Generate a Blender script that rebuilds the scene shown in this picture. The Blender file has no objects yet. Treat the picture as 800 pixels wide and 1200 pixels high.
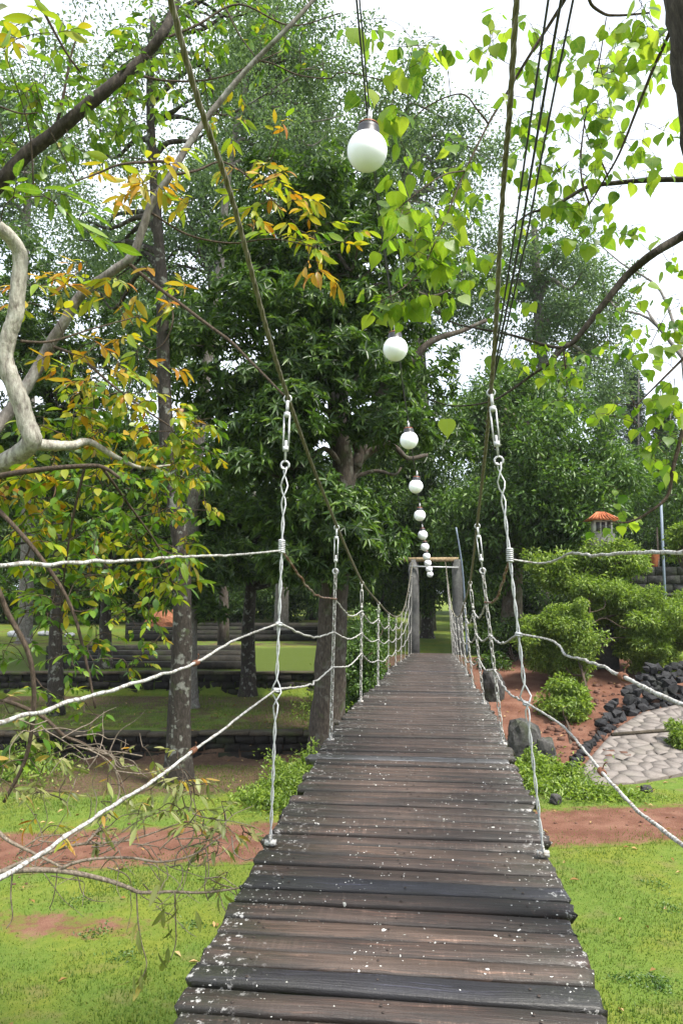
import bpy, math, random
import numpy as np
from mathutils import Vector, Matrix, noise as mnoise

random.seed(11)
rng = np.random.default_rng(11)
scene = bpy.context.scene
C = scene.collection

# ------------------------------------------------------------------ camera
F = 900.0                                   # focal length in pixels of a 1200 px tall picture
YAW, PITCH = math.radians(7.0), math.radians(5.71)
EYE = np.array([0.13, 0.0, 3.5])
FW = np.array([-math.sin(YAW) * math.cos(PITCH), math.cos(YAW) * math.cos(PITCH), math.sin(PITCH)])
RT = np.array([math.cos(YAW), math.sin(YAW), 0.0])
UP = np.cross(RT, FW)
cam_data = bpy.data.cameras.new('camera')
cam = bpy.data.objects.new('camera', cam_data)
C.objects.link(cam)
cam_data.sensor_fit = 'VERTICAL'
cam_data.sensor_height = 36.0
cam_data.lens = 36.0 * F / 1200.0
cam_data.clip_start, cam_data.clip_end = 0.05, 3000
cam.matrix_world = Matrix(((RT[0], UP[0], -FW[0], EYE[0]), (RT[1], UP[1], -FW[1], EYE[1]),
                           (RT[2], UP[2], -FW[2], EYE[2]), (0, 0, 0, 1)))
scene.camera = cam
cam_data.dof.use_dof = False

# ------------------------------------------------------------------ light
SUN_EL, SUN_AZ = math.radians(60), math.radians(122)     # azimuth measured from +Y towards +X
world = bpy.data.worlds.new('World')
scene.world = world
world.use_nodes = True
wn, wl = world.node_tree.nodes, world.node_tree.links
bg = wn['Background']
sky = wn.new('ShaderNodeTexSky')
sky.sky_type = 'NISHITA'
sky.sun_disc = False
sky.sun_elevation, sky.sun_rotation = SUN_EL, SUN_AZ
sky.dust_density, sky.air_density, sky.ozone_density = 2.5, 1.0, 1.0
hs = wn.new('ShaderNodeHueSaturation')
hs.inputs['Saturation'].default_value = 0.55
wl.new(sky.outputs[0], hs.inputs['Color'])
tc = wn.new('ShaderNodeTexCoord'); cn = wn.new('ShaderNodeTexNoise'); cn.inputs['Scale'].default_value = 2.2; cn.inputs['Detail'].default_value = 6
wl.new(tc.outputs['Generated'], cn.inputs['Vector'])
cr_ = wn.new('ShaderNodeValToRGB'); cr_.color_ramp.elements[0].position, cr_.color_ramp.elements[1].position = .30, .55
cr_.color_ramp.elements[0].color = (.18, .18, .18, 1); cr_.color_ramp.elements[1].color = (1, 1, 1, 1)
wl.new(cn.outputs['Fac'], cr_.inputs[0])
cmix = wn.new('ShaderNodeMix'); cmix.data_type = 'RGBA'; cmix.inputs[7].default_value = (4.6, 5.0, 5.6, 1)
wl.new(cr_.outputs[0], cmix.inputs[0]); wl.new(hs.outputs[0], cmix.inputs[6])
wl.new(cmix.outputs[2], bg.inputs['Color'])
bg.inputs['Strength'].default_value = 0.12
sun_data = bpy.data.lights.new('sun', 'SUN')
sun_data.energy, sun_data.angle, sun_data.color = 3.2, math.radians(10), (1.0, 0.95, 0.87)
sun = bpy.data.objects.new('sun', sun_data)
C.objects.link(sun)
sd = Vector((math.sin(SUN_AZ) * math.cos(SUN_EL), math.cos(SUN_AZ) * math.cos(SUN_EL), math.sin(SUN_EL)))
sun.rotation_euler = sd.to_track_quat('Z', 'Y').to_euler()
scene.view_settings.view_transform = 'Standard'
scene.view_settings.look = 'None'
scene.view_settings.gamma = 1.0
scene.view_settings.exposure = 1.55
scene.cycles.max_bounces = 8
scene.cycles.transmission_bounces = 6
scene.cycles.use_denoising = True

HAZE = .0003
# ------------------------------------------------------------------ helpers
def ray(px, py):
    return FW + RT * ((px - 400) / F) + UP * ((600 - py) / F)
def P(px, py, Y):
    r = ray(px, py); return EYE + r * (Y / r[1])
def PX(px, py, X):
    r = ray(px, py); return EYE + r * ((X - EYE[0]) / r[0])
def proj(p):
    v = np.asarray(p) - EYE; d = v @ FW
    return 400 + F * (v @ RT) / d, 600 - F * (v @ UP) / d, d

def sstep(a, b, t):
    u = np.clip((t - a) / (b - a), 0, 1); return u * u * (3 - 2 * u)
def lerp(a, b, t): return a + (b - a) * t
def unit(v):
    v = np.asarray(v, float); n = np.linalg.norm(v, axis=-1, keepdims=True); return v / np.maximum(n, 1e-9)

def new_mesh(name, V, Fs, mats=(), smooth=False, midx=None):
    """V (n,3); Fs list of index arrays, each (m,3) or (m,4)."""
    V = np.asarray(V, np.float32)
    if not isinstance(Fs, (list, tuple)): Fs = [Fs]
    Fs = [np.asarray(f, np.int32) for f in Fs if len(f)]
    me = bpy.data.meshes.new(name)
    nl = sum(f.size for f in Fs); nf = sum(len(f) for f in Fs)
    me.vertices.add(len(V)); me.vertices.foreach_set('co', V.ravel())
    me.loops.add(nl); me.loops.foreach_set('vertex_index', np.concatenate([f.ravel() for f in Fs]))
    me.polygons.add(nf)
    tot = np.concatenate([np.full(len(f), f.shape[1], np.int32) for f in Fs])
    st = np.concatenate([[0], np.cumsum(tot)[:-1]]).astype(np.int32)
    me.polygons.foreach_set('loop_start', st)
    if smooth: me.polygons.foreach_set('use_smooth', np.ones(nf, bool))
    for m in mats: me.materials.append(m)
    if midx is not None: me.polygons.foreach_set('material_index', np.asarray(midx, np.int32))
    me.update(calc_edges=True)
    return me

class MB:
    def __init__(s): s.V = []; s.T = []; s.Q = []; s.n = 0
    def add(s, V, T=None, Q=None):
        V = np.asarray(V, float).reshape(-1, 3)
        if T is not None and len(T): s.T.append(np.asarray(T) + s.n)
        if Q is not None and len(Q): s.Q.append(np.asarray(Q) + s.n)
        s.V.append(V); s.n += len(V)
    def box(s, c, h, R=None):
        b = np.array([[x, y, z] for x in (-1, 1) for y in (-1, 1) for z in (-1, 1)], float) * np.asarray(h)
        if R is not None: b = b @ np.asarray(R).T
        s.add(b + np.asarray(c), Q=[(0, 1, 3, 2), (4, 6, 7, 5), (0, 4, 5, 1), (2, 3, 7, 6), (0, 2, 6, 4), (1, 5, 7, 3)])
    def tube(s, pts, rad, n=6, cap=True, rough=0.0):
        pts = np.asarray(pts, float); m = len(pts)
        rad = np.broadcast_to(np.asarray(rad, float), (m,))
        tan = np.gradient(pts, axis=0); tan = unit(tan)
        a = np.array([0, 0, 1.0]) if abs(tan[0][2]) < 0.9 else np.array([1.0, 0, 0])
        u = unit(np.cross(tan[0], a)); rings = []
        ang = np.arange(n) * 2 * math.pi / n
        for i in range(m):
            u = unit(u - tan[i] * (u @ tan[i])); w = np.cross(tan[i], u)
            r = rad[i] * (1 + rough * (rng.random(n) - .5)) if rough else np.full(n, rad[i])
            rings.append(pts[i] + (np.cos(ang) * r)[:, None] * u + (np.sin(ang) * r)[:, None] * w)
        V = np.concatenate(rings)
        i = np.arange(m - 1)[:, None] * n; k = np.arange(n)[None, :]; k2 = (k + 1) % n
        Q = np.stack([i + k, i + k2, i + n + k2, i + n + k], -1).reshape(-1, 4)
        T = []
        if cap:
            V = np.concatenate([V, [pts[0], pts[-1]]]); c0, c1 = m * n, m * n + 1
            T = [(c0, (j + 1) % n, j) for j in range(n)] + [(c1, (m - 1) * n + j, (m - 1) * n + (j + 1) % n) for j in range(n)]
        s.add(V, T=T, Q=Q)
    def lathe(s, prof, c=(0, 0, 0), n=16):
        """profile [(r,z)...]"""
        m = len(prof); ang = np.arange(n) * 2 * math.pi / n
        V = np.array([[r * math.cos(a), r * math.sin(a), z] for r, z in prof for a in ang]) + np.asarray(c)
        i = np.arange(m - 1)[:, None] * n; k = np.arange(n)[None, :]; k2 = (k + 1) % n
        s.add(V, Q=np.stack([i + k, i + k2, i + n + k2, i + n + k], -1).reshape(-1, 4))
    def mesh(s, name, mat, smooth=False):
        return new_mesh(name, np.concatenate(s.V), [np.concatenate(x) for x in (s.T, s.Q) if x], [mat], smooth)
    def build(s, name, mat, parent=None, smooth=False):
        return link(name, s.mesh(name, mat, smooth), parent)

def link(name, me, parent=None, M=None):
    o = bpy.data.objects.new(name, me); C.objects.link(o)
    if M is not None: o.matrix_basis = Matrix(M)
    if parent is not None:
        o.parent = parent
        o.matrix_parent_inverse = Matrix.Translation(-parent.location)
    return o
def thing(name, label, cat, loc=(0, 0, 0), group=None):
    o = bpy.data.objects.new(name, None); C.objects.link(o); o.location = loc; o.empty_display_size = .2
    return tag(o, label, cat, group)
def tag(o, label, cat, group=None):
    o['label'] = label; o['category'] = cat
    if group: o['group'] = group
    return o
def kind(o, k): o['kind'] = k; return o

def smooth_pts(pts, sub=5):
    """Catmull-Rom through rows of any width."""
    p = np.asarray(pts, float)
    if len(p) < 3: 
        t = np.linspace(0, 1, sub + 1)[:, None]; return p[0] * (1 - t) + p[1] * t
    q = np.concatenate([[2 * p[0] - p[1]], p, [2 * p[-1] - p[-2]]]); out = []
    for i in range(len(p) - 1):
        a, b, c, d = q[i:i + 4]
        for t in np.arange(sub) / sub:
            out.append(.5 * (2 * b + (c - a) * t + (2 * a - 5 * b + 4 * c - d) * t * t + (3 * b - a - 3 * c + d) * t ** 3))
    out.append(p[-1]); return np.array(out)

# value noise in numpy
_tab = rng.random((256, 256))
def vnoise(x, y):
    xi, yi = np.floor(x).astype(int), np.floor(y).astype(int); fx, fy = x - xi, y - yi
    fx = fx * fx * (3 - 2 * fx); fy = fy * fy * (3 - 2 * fy)
    g = lambda a, b: _tab[a % 256, b % 256]
    return (g(xi, yi) * (1 - fx) + g(xi + 1, yi) * fx) * (1 - fy) + (g(xi, yi + 1) * (1 - fx) + g(xi + 1, yi + 1) * fx) * fy
def fbm(x, y): return (vnoise(x, y) + .5 * vnoise(x * 2.1 + 7, y * 2.1) + .25 * vnoise(x * 4.3, y * 4.3 + 3)) / 1.75

# ------------------------------------------------------------------ materials
class NT:
    def __init__(s, name):
        s.m = bpy.data.materials.new(name); s.m.use_nodes = True
        s.n = s.m.node_tree.nodes; s.l = s.m.node_tree.links
        s.b = s.n['Principled BSDF']; s.out = s.n['Material Output']
    def node(s, t, **kw):
        n = s.n.new(t)
        for k, v in kw.items(): setattr(n, k, v)
        return n
    def link(s, a, b): s.l.new(a, b)
    def put(s, sock, v):
        if hasattr(v, 'is_linked') or hasattr(v, 'links'): s.l.new(v, sock)
        else: sock.default_value = v
    def pos(s, scale=(1, 1, 1), obj=False):
        if obj: o = s.node('ShaderNodeTexCoord').outputs['Object']
        else: o = s.node('ShaderNodeNewGeometry').outputs['Position']
        m = s.node('ShaderNodeMapping'); m.inputs['Scale'].default_value = scale; s.link(o, m.inputs[0]); return m.outputs[0]
    def noise(s, vec, scale, detail=4, rough=.55):
        n = s.node('ShaderNodeTexNoise'); s.link(vec, n.inputs['Vector'])
        n.inputs['Scale'].default_value = scale; n.inputs['Detail'].default_value = detail; n.inputs['Roughness'].default_value = rough
        return n.outputs['Fac']
    def ramp(s, fac, stops):
        r = s.node('ShaderNodeValToRGB'); e = r.color_ramp.elements
        while len(e) < len(stops): e.new(.5)
        for k, (p, c) in enumerate(stops):
            e[k].position = p; e[k].color = (*c, 1) if len(c) == 3 else c
        s.put(r.inputs[0], fac); return r.outputs[0]
    def step(s, fac, a, b): return s.ramp(fac, [(a, (0, 0, 0)), (b, (1, 1, 1))])
    def math(s, op, a, b=0.0, clamp=False):
        n = s.node('ShaderNodeMath', operation=op); n.use_clamp = clamp
        s.put(n.inputs[0], a); s.put(n.inputs[1], b); return n.outputs[0]
    def mix(s, fac, a, b, mode='MIX'):
        n = s.node('ShaderNodeMix', data_type='RGBA', blend_type=mode)
        s.put(n.inputs[0], fac)
        s.put(n.inputs[6], (*a, 1) if isinstance(a, tuple) else a); s.put(n.inputs[7], (*b, 1) if isinstance(b, tuple) else b)
        return n.outputs[2]
    def bump(s, h, strength=.4, dist=.01):
        n = s.node('ShaderNodeBump'); n.inputs['Strength'].default_value = strength; n.inputs['Distance'].default_value = dist
        s.put(n.inputs['Height'], h); s.link(n.outputs[0], s.b.inputs['Normal']); return n.outputs[0]
    def rnd(s):
        a = s.node('ShaderNodeObjectInfo').outputs['Random']; b = s.node('ShaderNodeNewGeometry').outputs['Random Per Island']
        return s.math('FRACT', s.math('ADD', a, b))
    def base(s, c, rough=.6, spec=.4, metal=0.0):
        s.put(s.b.inputs['Base Color'], (*c, 1) if isinstance(c, tuple) else c)
        s.put(s.b.inputs['Roughness'], rough); s.put(s.b.inputs['Specular IOR Level'], spec); s.put(s.b.inputs['Metallic'], metal)
        return s.m

M = {}
def leaf_mat(name, stops, rough=.42, trans=.4, spec=.45, tint=(1.25, 1.3, .6), veins=False):
    if veins: M[name + '_veined'] = leaf_mat(name + '_veined', stops, rough, trans, spec, tint, None)
    t = NT(name); r = t.rnd()
    col = t.ramp(r, stops)
    if veins is None:                       # in the leaf's own coordinates: midrib, side veins, brown spots
        o_ = t.node('ShaderNodeTexCoord').outputs['Object']; sp = t.node('ShaderNodeSeparateXYZ'); t.link(o_, sp.inputs[0])
        ax = t.math('ABSOLUTE', sp.outputs['X']); rib = t.math('LESS_THAN', ax, .016)
        sv = t.math('GREATER_THAN', t.math('SINE', t.math('MULTIPLY', t.math('SUBTRACT', sp.outputs['Y'], t.math('MULTIPLY', ax, .9)), 44.0)), .86)
        col = t.mix(t.math('MAXIMUM', t.math('MULTIPLY', rib, .45), t.math('MULTIPLY', sv, .20)), col, (.27, .42, .13))
        of = t.node('ShaderNodeVectorMath', operation='ADD'); t.link(o_, of.inputs[0]); cb = t.node('ShaderNodeCombineXYZ'); t.link(t.math('MULTIPLY', r, 37.0), cb.inputs[0]); t.link(cb.outputs[0], of.inputs[1])
        nz_ = t.noise(of.outputs[0], 4.5, 4, .65)
        col = t.mix(t.math('MULTIPLY', t.step(nz_, .66, .72), .8), col, (.11, .065, .025))
        col = t.mix(t.math('MULTIPLY', t.step(nz_, .46, .28), .25), col, (.30, .38, .05))
    col = t.mix(t.math('MULTIPLY', t.noise(t.pos(), 9, 2), .35), col, (.02, .03, .008), 'MIX')
    t.base(col, rough, spec)
    tr = t.node('ShaderNodeBsdfTranslucent'); t.link(t.mix(1.0, col, tint, 'MULTIPLY'), tr.inputs['Color'])
    mx = t.node('ShaderNodeMixShader'); mx.inputs[0].default_value = trans
    t.link(t.b.outputs[0], mx.inputs[1]); t.link(tr.outputs[0], mx.inputs[2]); t.link(mx.outputs[0], t.out.inputs['Surface'])
    return t.m

def bark_mat(name, c1, c2, c3, scale=6, lichen=0.0):
    t = NT(name); p = t.pos((1, 1, .35)); n1 = t.noise(p, scale * 4, 6, .65); n2 = t.noise(t.pos(), scale, 3)
    col = t.ramp(n1, [(.3, c1), (.55, c2), (.75, c3)])
    if lichen:
        col = t.mix(t.math('MULTIPLY', t.step(n2, .56, .64), lichen), col, (.36, .38, .34))
        col = t.mix(t.math('MULTIPLY', t.step(t.noise(t.pos(), scale * .6, 3), .58, .7), .5), col, (.05, .075, .02))
    t.bump(n1, .7, .02); return t.base(col, .85, .2)

M['leaf_dark'] = leaf_mat('leaf_dark', [(0, (.022, .05, .011)), (.4, (.042, .095, .017)), (.75, (.08, .155, .024)), (1, (.14, .225, .038))], .40, .38, .4)
M['leaf_mid'] = leaf_mat('leaf_mid', [(0, (.04, .09, .02)), (.5, (.08, .165, .03)), (1, (.15, .25, .05))], .42, .38)
M['leaf_far_hazed'] = leaf_mat('leaf_far_hazed', [(0, (.065, .12, .06)), (.5, (.11, .18, .09)), (1, (.17, .25, .13))], .5, .45, .3)  # haze put into the leaf colour: paler, bluer leaves for the hazy upper crowns
M['leaf_pine'] = leaf_mat('leaf_pine', [(0, (.025, .055, .03)), (1, (.06, .11, .05))], .5, .2)
M['leaf_bush'] = leaf_mat('leaf_bush', [(0, (.09, .16, .02)), (.5, (.18, .28, .04)), (1, (.32, .42, .08))], .45, .46)
M['leaf_heart'] = leaf_mat('leaf_heart', [(0, (.07, .17, .02)), (.4, (.15, .28, .025)), (.75, (.22, .35, .03)), (1, (.31, .40, .05))], .40, .60, .35, (1.5, 1.45, .75), True)
M['leaf_orange'] = leaf_mat('leaf_orange', [(0, (.38, .14, .012)), (.3, (.46, .25, .02)), (.65, (.48, .35, .03)), (1, (.30, .34, .04))], .42, .45, .35, (1.2, 1.1, .6), True)
M['leaf_yellow'] = leaf_mat('leaf_yellow', [(0, (.50, .30, .015)), (.25, (.42, .38, .02)), (.6, (.28, .36, .025)), (1, (.15, .27, .02))], .42, .45, .35, veins=True)
M['leaf_green'] = leaf_mat('leaf_green', [(0, (.05, .13, .015)), (.5, (.10, .21, .02)), (.9, (.20, .31, .025)), (1, (.34, .30, .02))], .42, .42, veins=True)
M['leaf_olive'] = leaf_mat('leaf_olive', [(0, (.12, .15, .04)), (.5, (.25, .27, .09)), (.85, (.36, .35, .15)), (1, (.45, .26, .04))], .45, .35, veins=True)
M['grass_blade'] = leaf_mat('grass_blade', [(0, (.058, .12, .013)), (.6, (.115, .185, .024)), (1, (.21, .235, .05))], .5, .4, .25)
M['dry_leaf'] = leaf_mat('dry_leaf', [(0, (.20, .10, .03)), (.6, (.38, .24, .10)), (1, (.5, .36, .18))], .7, .1, .2)
M['bark_dark'] = bark_mat('bark_dark', (.014, .012, .010), (.036, .030, .025), (.075, .066, .057), 7, .35)
M['bark_brown'] = bark_mat('bark_brown', (.05, .038, .028), (.13, .10, .08), (.22, .18, .15), 5, .2)
M['bark_grey'] = bark_mat('bark_grey', (.07, .062, .055), (.16, .145, .13), (.27, .25, .23), 9, .3)
M['bark_mid'] = bark_mat('bark_mid', (.028, .022, .018), (.072, .058, .048), (.13, .11, .092), 6, .15)
M['bark_limb'] = bark_mat('bark_limb', (.015, .012, .010), (.045, .037, .030), (.09, .075, .06), 9)
M['bark_pale'] = bark_mat('bark_pale', (.12, .10, .085), (.36, .34, .29), (.50, .48, .42), 11, .3)
M['twig'] = bark_mat('twig', (.03, .022, .016), (.075, .055, .04), (.13, .10, .075), 20)
M['twig_pale'] = bark_mat('twig_pale', (.09, .07, .055), (.22, .18, .14), (.36, .31, .26), 20)

def plank_mat(name, dark, mid, light, lichen=1.0, rough=.50):
    t = NT(name)
    rnd = t.node('ShaderNodeObjectInfo').outputs['Random']
    geo = t.node('ShaderNodeNewGeometry').outputs['Position']
    sx = t.node('ShaderNodeSeparateXYZ'); t.link(geo, sx.inputs[0])
    warp = t.noise(t.pos((1.2, 4, 4)), 2.0, 3)
    def warped(scale):
        cmb = t.node('ShaderNodeCombineXYZ'); t.link(sx.outputs['X'], cmb.inputs[0])
        t.link(t.math('ADD', sx.outputs['Y'], t.math('MULTIPLY', warp, .05)), cmb.inputs[1]); t.link(t.math('MULTIPLY', rnd, 9.0), cmb.inputs[2])
        m = t.node('ShaderNodeMapping'); m.inputs['Scale'].default_value = scale; t.link(cmb.outputs[0], m.inputs[0]); return m.outputs[0]
    grain = t.noise(warped((2.2, 95, 1)), 1.0, 5, .62)
    broad = t.noise(warped((1.5, 14, 1)), 1.0, 3)
    saw = t.noise(warped((85, 2.5, 1)), 1.0, 2, .5)
    blot = t.noise(t.pos((1.4, 3, 3)), 2.4, 5, .65)
    fine = t.noise(t.pos((1, 1, 1)), 160, 3, .7)
    col = t.ramp(t.math('ADD', t.math('MULTIPLY', grain, .6), t.math('MULTIPLY', broad, .4)), [(.37, dark), (.49, mid), (.63, light)])
    col = t.mix(1.0, col, t.ramp(t.math('FRACT', t.math('MULTIPLY', rnd, 7.31)), [(0, (.34, .31, .30)), (.4, (.60, .56, .54)), (.75, (.85, .85, .85)), (1, (1.25, 1.2, 1.16))]), 'MULTIPLY')
    # walked-on middle, grey and dry
    worn = t.math('MULTIPLY', t.math('SUBTRACT', .42, t.math('ABSOLUTE', t.math('ADD', sx.outputs['X'], .05))), 2.2, True)
    worn = t.math('MULTIPLY', worn, t.step(t.noise(t.pos((.8, 4, 3)), 2.2, 4), .36, .64))
    col = t.mix(t.math('MULTIPLY', worn, .7), col, t.mix(t.step(grain, .35, .6), mid, light))
    col = t.mix(t.math('MULTIPLY', t.math('MULTIPLY', t.step(saw, .54, .62), t.step(broad, .48, .6)), .35), col, light)
    col = t.mix(t.math('MULTIPLY', t.step(grain, .40, .33), .8), col, (.006, .005, .004))
    col = t.mix(t.math('MULTIPLY', t.step(blot, .56, .72), .55), col, (.012, .010, .009))
    ax = t.math('ABSOLUTE', sx.outputs['X'])
    end = t.math('MULTIPLY', t.math('SUBTRACT', ax, .28), 2.6, True)
    dirt = t.math('MULTIPLY', end, t.step(t.noise(t.pos((1, 2.5, 1)), 4.5, 4), .36, .60))
    col = t.mix(t.math('MULTIPLY', dirt, .85), col, t.ramp(fine, [(.35, (.007, .008, .004)), (.7, (.026, .028, .012))]))
    lo_ = t.node('ShaderNodeSeparateXYZ'); t.link(t.node('ShaderNodeTexCoord').outputs['Object'], lo_.inputs[0])
    rim = t.step(t.math('ADD', t.math('ABSOLUTE', lo_.outputs['Y']), t.math('MULTIPLY', t.math('SUBTRACT', blot, .5), .02)), .038, .050)
    col = t.mix(t.math('MULTIPLY', rim, .75), col, (.008, .007, .006))
    dn = t.node('ShaderNodeTexNoise'); t.link(geo, dn.inputs['Vector']); dn.inputs['Scale'].default_value = 55; dn.inputs['Detail'].default_value = 3
    vs = t.node('ShaderNodeVectorMath', operation='SCALE'); t.link(dn.outputs['Color'], vs.inputs[0]); vs.inputs['Scale'].default_value = .022
    vm = t.node('ShaderNodeVectorMath', operation='ADD'); t.link(geo, vm.inputs[0]); t.link(vs.outputs[0], vm.inputs[1])
    patch = t.noise(t.pos((1, 1, 1)), 3.0, 4, .6)
    spread = t.math('ADD', t.math('MULTIPLY', end, .10), t.math('MULTIPLY', t.math('SUBTRACT', patch, .45), 1.25 * lichen))
    for sc_, lo, var, k in ((85, .08, .30, 1.0), (30, .04, .22, .40)):
        v = t.node('ShaderNodeTexVoronoi'); v.feature = 'F1'; v.inputs['Scale'].default_value = sc_; t.link(vm.outputs[0], v.inputs['Vector'])
        sc = t.node('ShaderNodeSeparateColor'); t.link(v.outputs['Color'], sc.inputs[0])
        pick = t.math('LESS_THAN', sc.outputs[0], t.math('MULTIPLY', spread, k))
        size = t.math('MULTIPLY_ADD', sc.outputs[1], var); t.n[-1].inputs[2].default_value = lo
        spot = t.math('MULTIPLY', pick, t.math('LESS_THAN', v.outputs['Distance'], size))
        col = t.mix(t.math('MULTIPLY', spot, .92), col, t.ramp(sc.outputs[2], [(0, (.13, .13, .10)), (.45, (.33, .33, .30)), (.75, (.6, .6, .57)), (1, (.74, .73, .70))]))
    n3 = t.noise(t.pos((1, 1, 1)), 30, 6, .75); n4 = t.noise(t.pos((1, 1, 1)), 1.7, 2)
    band = t.math('MULTIPLY', t.math('SUBTRACT', ax, .44), 5.0, True)
    crust = t.math('MULTIPLY', t.step(t.math('ADD', n3, t.math('MULTIPLY', n4, .22)), .69, .76), band)
    col = t.mix(t.math('MULTIPLY', crust, .8), col, (.50, .49, .47))
    vo = t.node('ShaderNodeMapRange'); t.link(blot, vo.inputs[0]); vo.inputs[3].default_value = rough - .10; vo.inputs[4].default_value = rough + .25
    t.bump(t.math('ADD', t.math('MULTIPLY', grain, 1.2), t.math('ADD', t.math('MULTIPLY', saw, .15), t.math('MULTIPLY', fine, .2))), .7, .007)
    return t.base(col, vo.outputs[0], .5)
M['plank'] = plank_mat('plank', (.015, .0085, .0065), (.135, .076, .054), (.40, .26, .20))
M['plank_brown'] = plank_mat('plank_brown', (.028, .016, .011), (.205, .122, .085), (.45, .305, .235), .85)
M['plank_blue'] = plank_mat('plank_blue', (.034, .034, .052), (.082, .082, .122), (.16, .16, .21), .45, .42)
M['plank_pale'] = plank_mat('plank_pale', (.10, .10, .11), (.22, .22, .235), (.34, .34, .36), .6, .45)

def painted_wire(name, rust=.5, white=(.40, .40, .385)):
    t = NT(name); n = t.noise(t.pos(), 16, 5, .7); n2 = t.noise(t.pos(), 90, 3)
    col = t.mix(t.step(n2, .46, .60), white, (.17, .15, .13))
    col = t.mix(t.step(n, rust, rust + .08), col, (.13, .055, .03))
    t.bump(n2, .5, .004); return t.base(col, .6, .3)
M['wire_white'] = painted_wire('wire_white', .62)
M['wire_rusty'] = painted_wire('wire_rusty', .44, (.34, .28, .23))
M['rust'] = painted_wire('rust', .3, (.22, .09, .05))
def metal(name, c, rough=.45, met=.6):
    t = NT(name); n = t.noise(t.pos(), 60, 4)
    col = t.mix(t.step(n, .5, .7), c, tuple(x * .55 for x in c)); return t.base(col, rough, .5, met)
M['galv'] = metal('galv', (.50, .51, .52), .5, .35)
M['cable'] = metal('cable', (.17, .155, .11), .6, .2)
M['cable_dark'] = metal('cable_dark', (.045, .045, .055), .6, .2)
M['black_rubber'] = metal('black_rubber', (.025, .025, .03), .45, 0)
M['bolt'] = metal('bolt', (.04, .028, .022), .6, .3)
M['copper'] = metal('copper', (.30, .10, .06), .5, .3)
t = NT('globe_glass'); t.base((.86, .88, .93), .22, .5)
t.b.inputs['Subsurface Weight'].default_value = .6; t.b.inputs['Subsurface Radius'].default_value = (.08, .08, .08); t.b.inputs['Subsurface Scale'].default_value = 1.0
M['globe'] = t.m

GRASS = [(.2, (.05, .09, .013)), (.5, (.095, .150, .022)), (.8, (.165, .195, .046))]
SOIL = [(.25, (.055, .024, .015)), (.46, (.125, .056, .036)), (.70, (.24, .13, .09))]
def ground_mat(name, attr):
    """soil amount comes from a vertex attribute of real ground cover, broken up by noise"""
    t = NT(name)
    n0 = t.noise(t.pos(), .8, 4); n1 = t.noise(t.pos(), 9, 6, .65); n2 = t.noise(t.pos(), 70, 4, .7); n3 = t.noise(t.pos(), 2.6, 4)
    g = t.ramp(t.math('ADD', t.math('MULTIPLY', n1, .55), t.math('MULTIPLY', n2, .45)), GRASS)
    g = t.mix(t.step(n0, .42, .62), g, t.mix(1.0, g, (1.4, 1.1, .9), 'MULTIPLY'))
    g = t.mix(t.math('MULTIPLY', t.step(n3, .55, .72), .5), g, (.16, .125, .06))
    s = t.ramp(t.math('ADD', t.math('MULTIPLY', n3, .5), t.math('MULTIPLY', n2, .5)), SOIL)
    a = t.node('ShaderNodeAttribute'); a.attribute_name = attr; sc = t.node('ShaderNodeSeparateColor'); t.link(a.outputs['Color'], sc.inputs[0])
    soil = t.step(t.math('ADD', sc.outputs[0], t.math('MULTIPLY', t.math('SUBTRACT', t.math('ADD', t.math('MULTIPLY', n1, .6), t.math('MULTIPLY', n3, .4)), .5), 1.3)), .38, .62)
    col = t.mix(soil, g, s)
    litter = t.ramp(t.math('ADD', t.math('MULTIPLY', n1, .5), t.math('MULTIPLY', n2, .5)), [(.3, (.03, .02, .013)), (.5, (.085, .052, .034)), (.72, (.17, .115, .07))])
    lit = t.step(t.math('ADD', sc.outputs[1], t.math('MULTIPLY', t.math('SUBTRACT', n3, .5), 1.2)), .36, .64)
    col = t.mix(lit, col, litter)
    moss = t.step(t.math('ADD', sc.outputs[2], t.math('MULTIPLY', t.math('SUBTRACT', n1, .5), 1.0)), .4, .6)
    col = t.mix(moss, col, t.ramp(n2, [(.3, (.035, .055, .010)), (.7, (.085, .115, .016))]))
    t.bump(t.math('ADD', n2, n1), .7, .03); return t.base(col, .9, .15)
M['ground'] = ground_mat('ground', 'cover')

def stone_mat(name, c1, c2, c3, moss=.3, scale=5, bd=.03):
    t = NT(name); n1 = t.noise(t.pos(), scale, 6, .6); n2 = t.noise(t.pos(), scale * 7, 5, .7)
    rnd = t.node('ShaderNodeObjectInfo').outputs['Random']
    col = t.ramp(t.math('ADD', t.math('MULTIPLY', n1, .6), t.math('MULTIPLY', n2, .4)), [(.3, c1), (.5, c2), (.7, c3)])
    col = t.mix(t.math('MULTIPLY', rnd, .4), col, t.mix(1.0, col, (.6, .6, .62), 'MULTIPLY'))
    if moss: col = t.mix(t.math('MULTIPLY', t.step(t.noise(t.pos(), 1.6, 4), .52, .66), moss), col, (.05, .075, .018))
    t.bump(t.math('ADD', n1, t.math('MULTIPLY', n2, .5)), .8, bd); return t.base(col, .85, .25)
M['wall_stone'] = stone_mat('wall_stone', (.004, .0035, .003), (.013, .011, .009), (.035, .03, .025), .3)
M['coping'] = stone_mat('coping', (.025, .02, .014), (.06, .048, .033), (.11, .09, .06), .6)
M['step_stone'] = stone_mat('step_stone', (.006, .0055, .005), (.018, .016, .013), (.05, .046, .036), .3)
M['black_rock'] = stone_mat('black_rock', (.008, .008, .009), (.022, .022, .024), (.06, .06, .062), .08, 7)
M['boulder'] = stone_mat('boulder', (.015, .015, .014), (.05, .048, .045), (.15, .145, .135), .3, 3)
M['paving'] = stone_mat('paving', (.115, .098, .086), (.18, .158, .142), (.24, .214, .195), .12, 3, .006)
M['mortar'] = stone_mat('mortar', (.06, .05, .042), (.10, .085, .07), (.14, .12, .1), .2)
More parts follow.
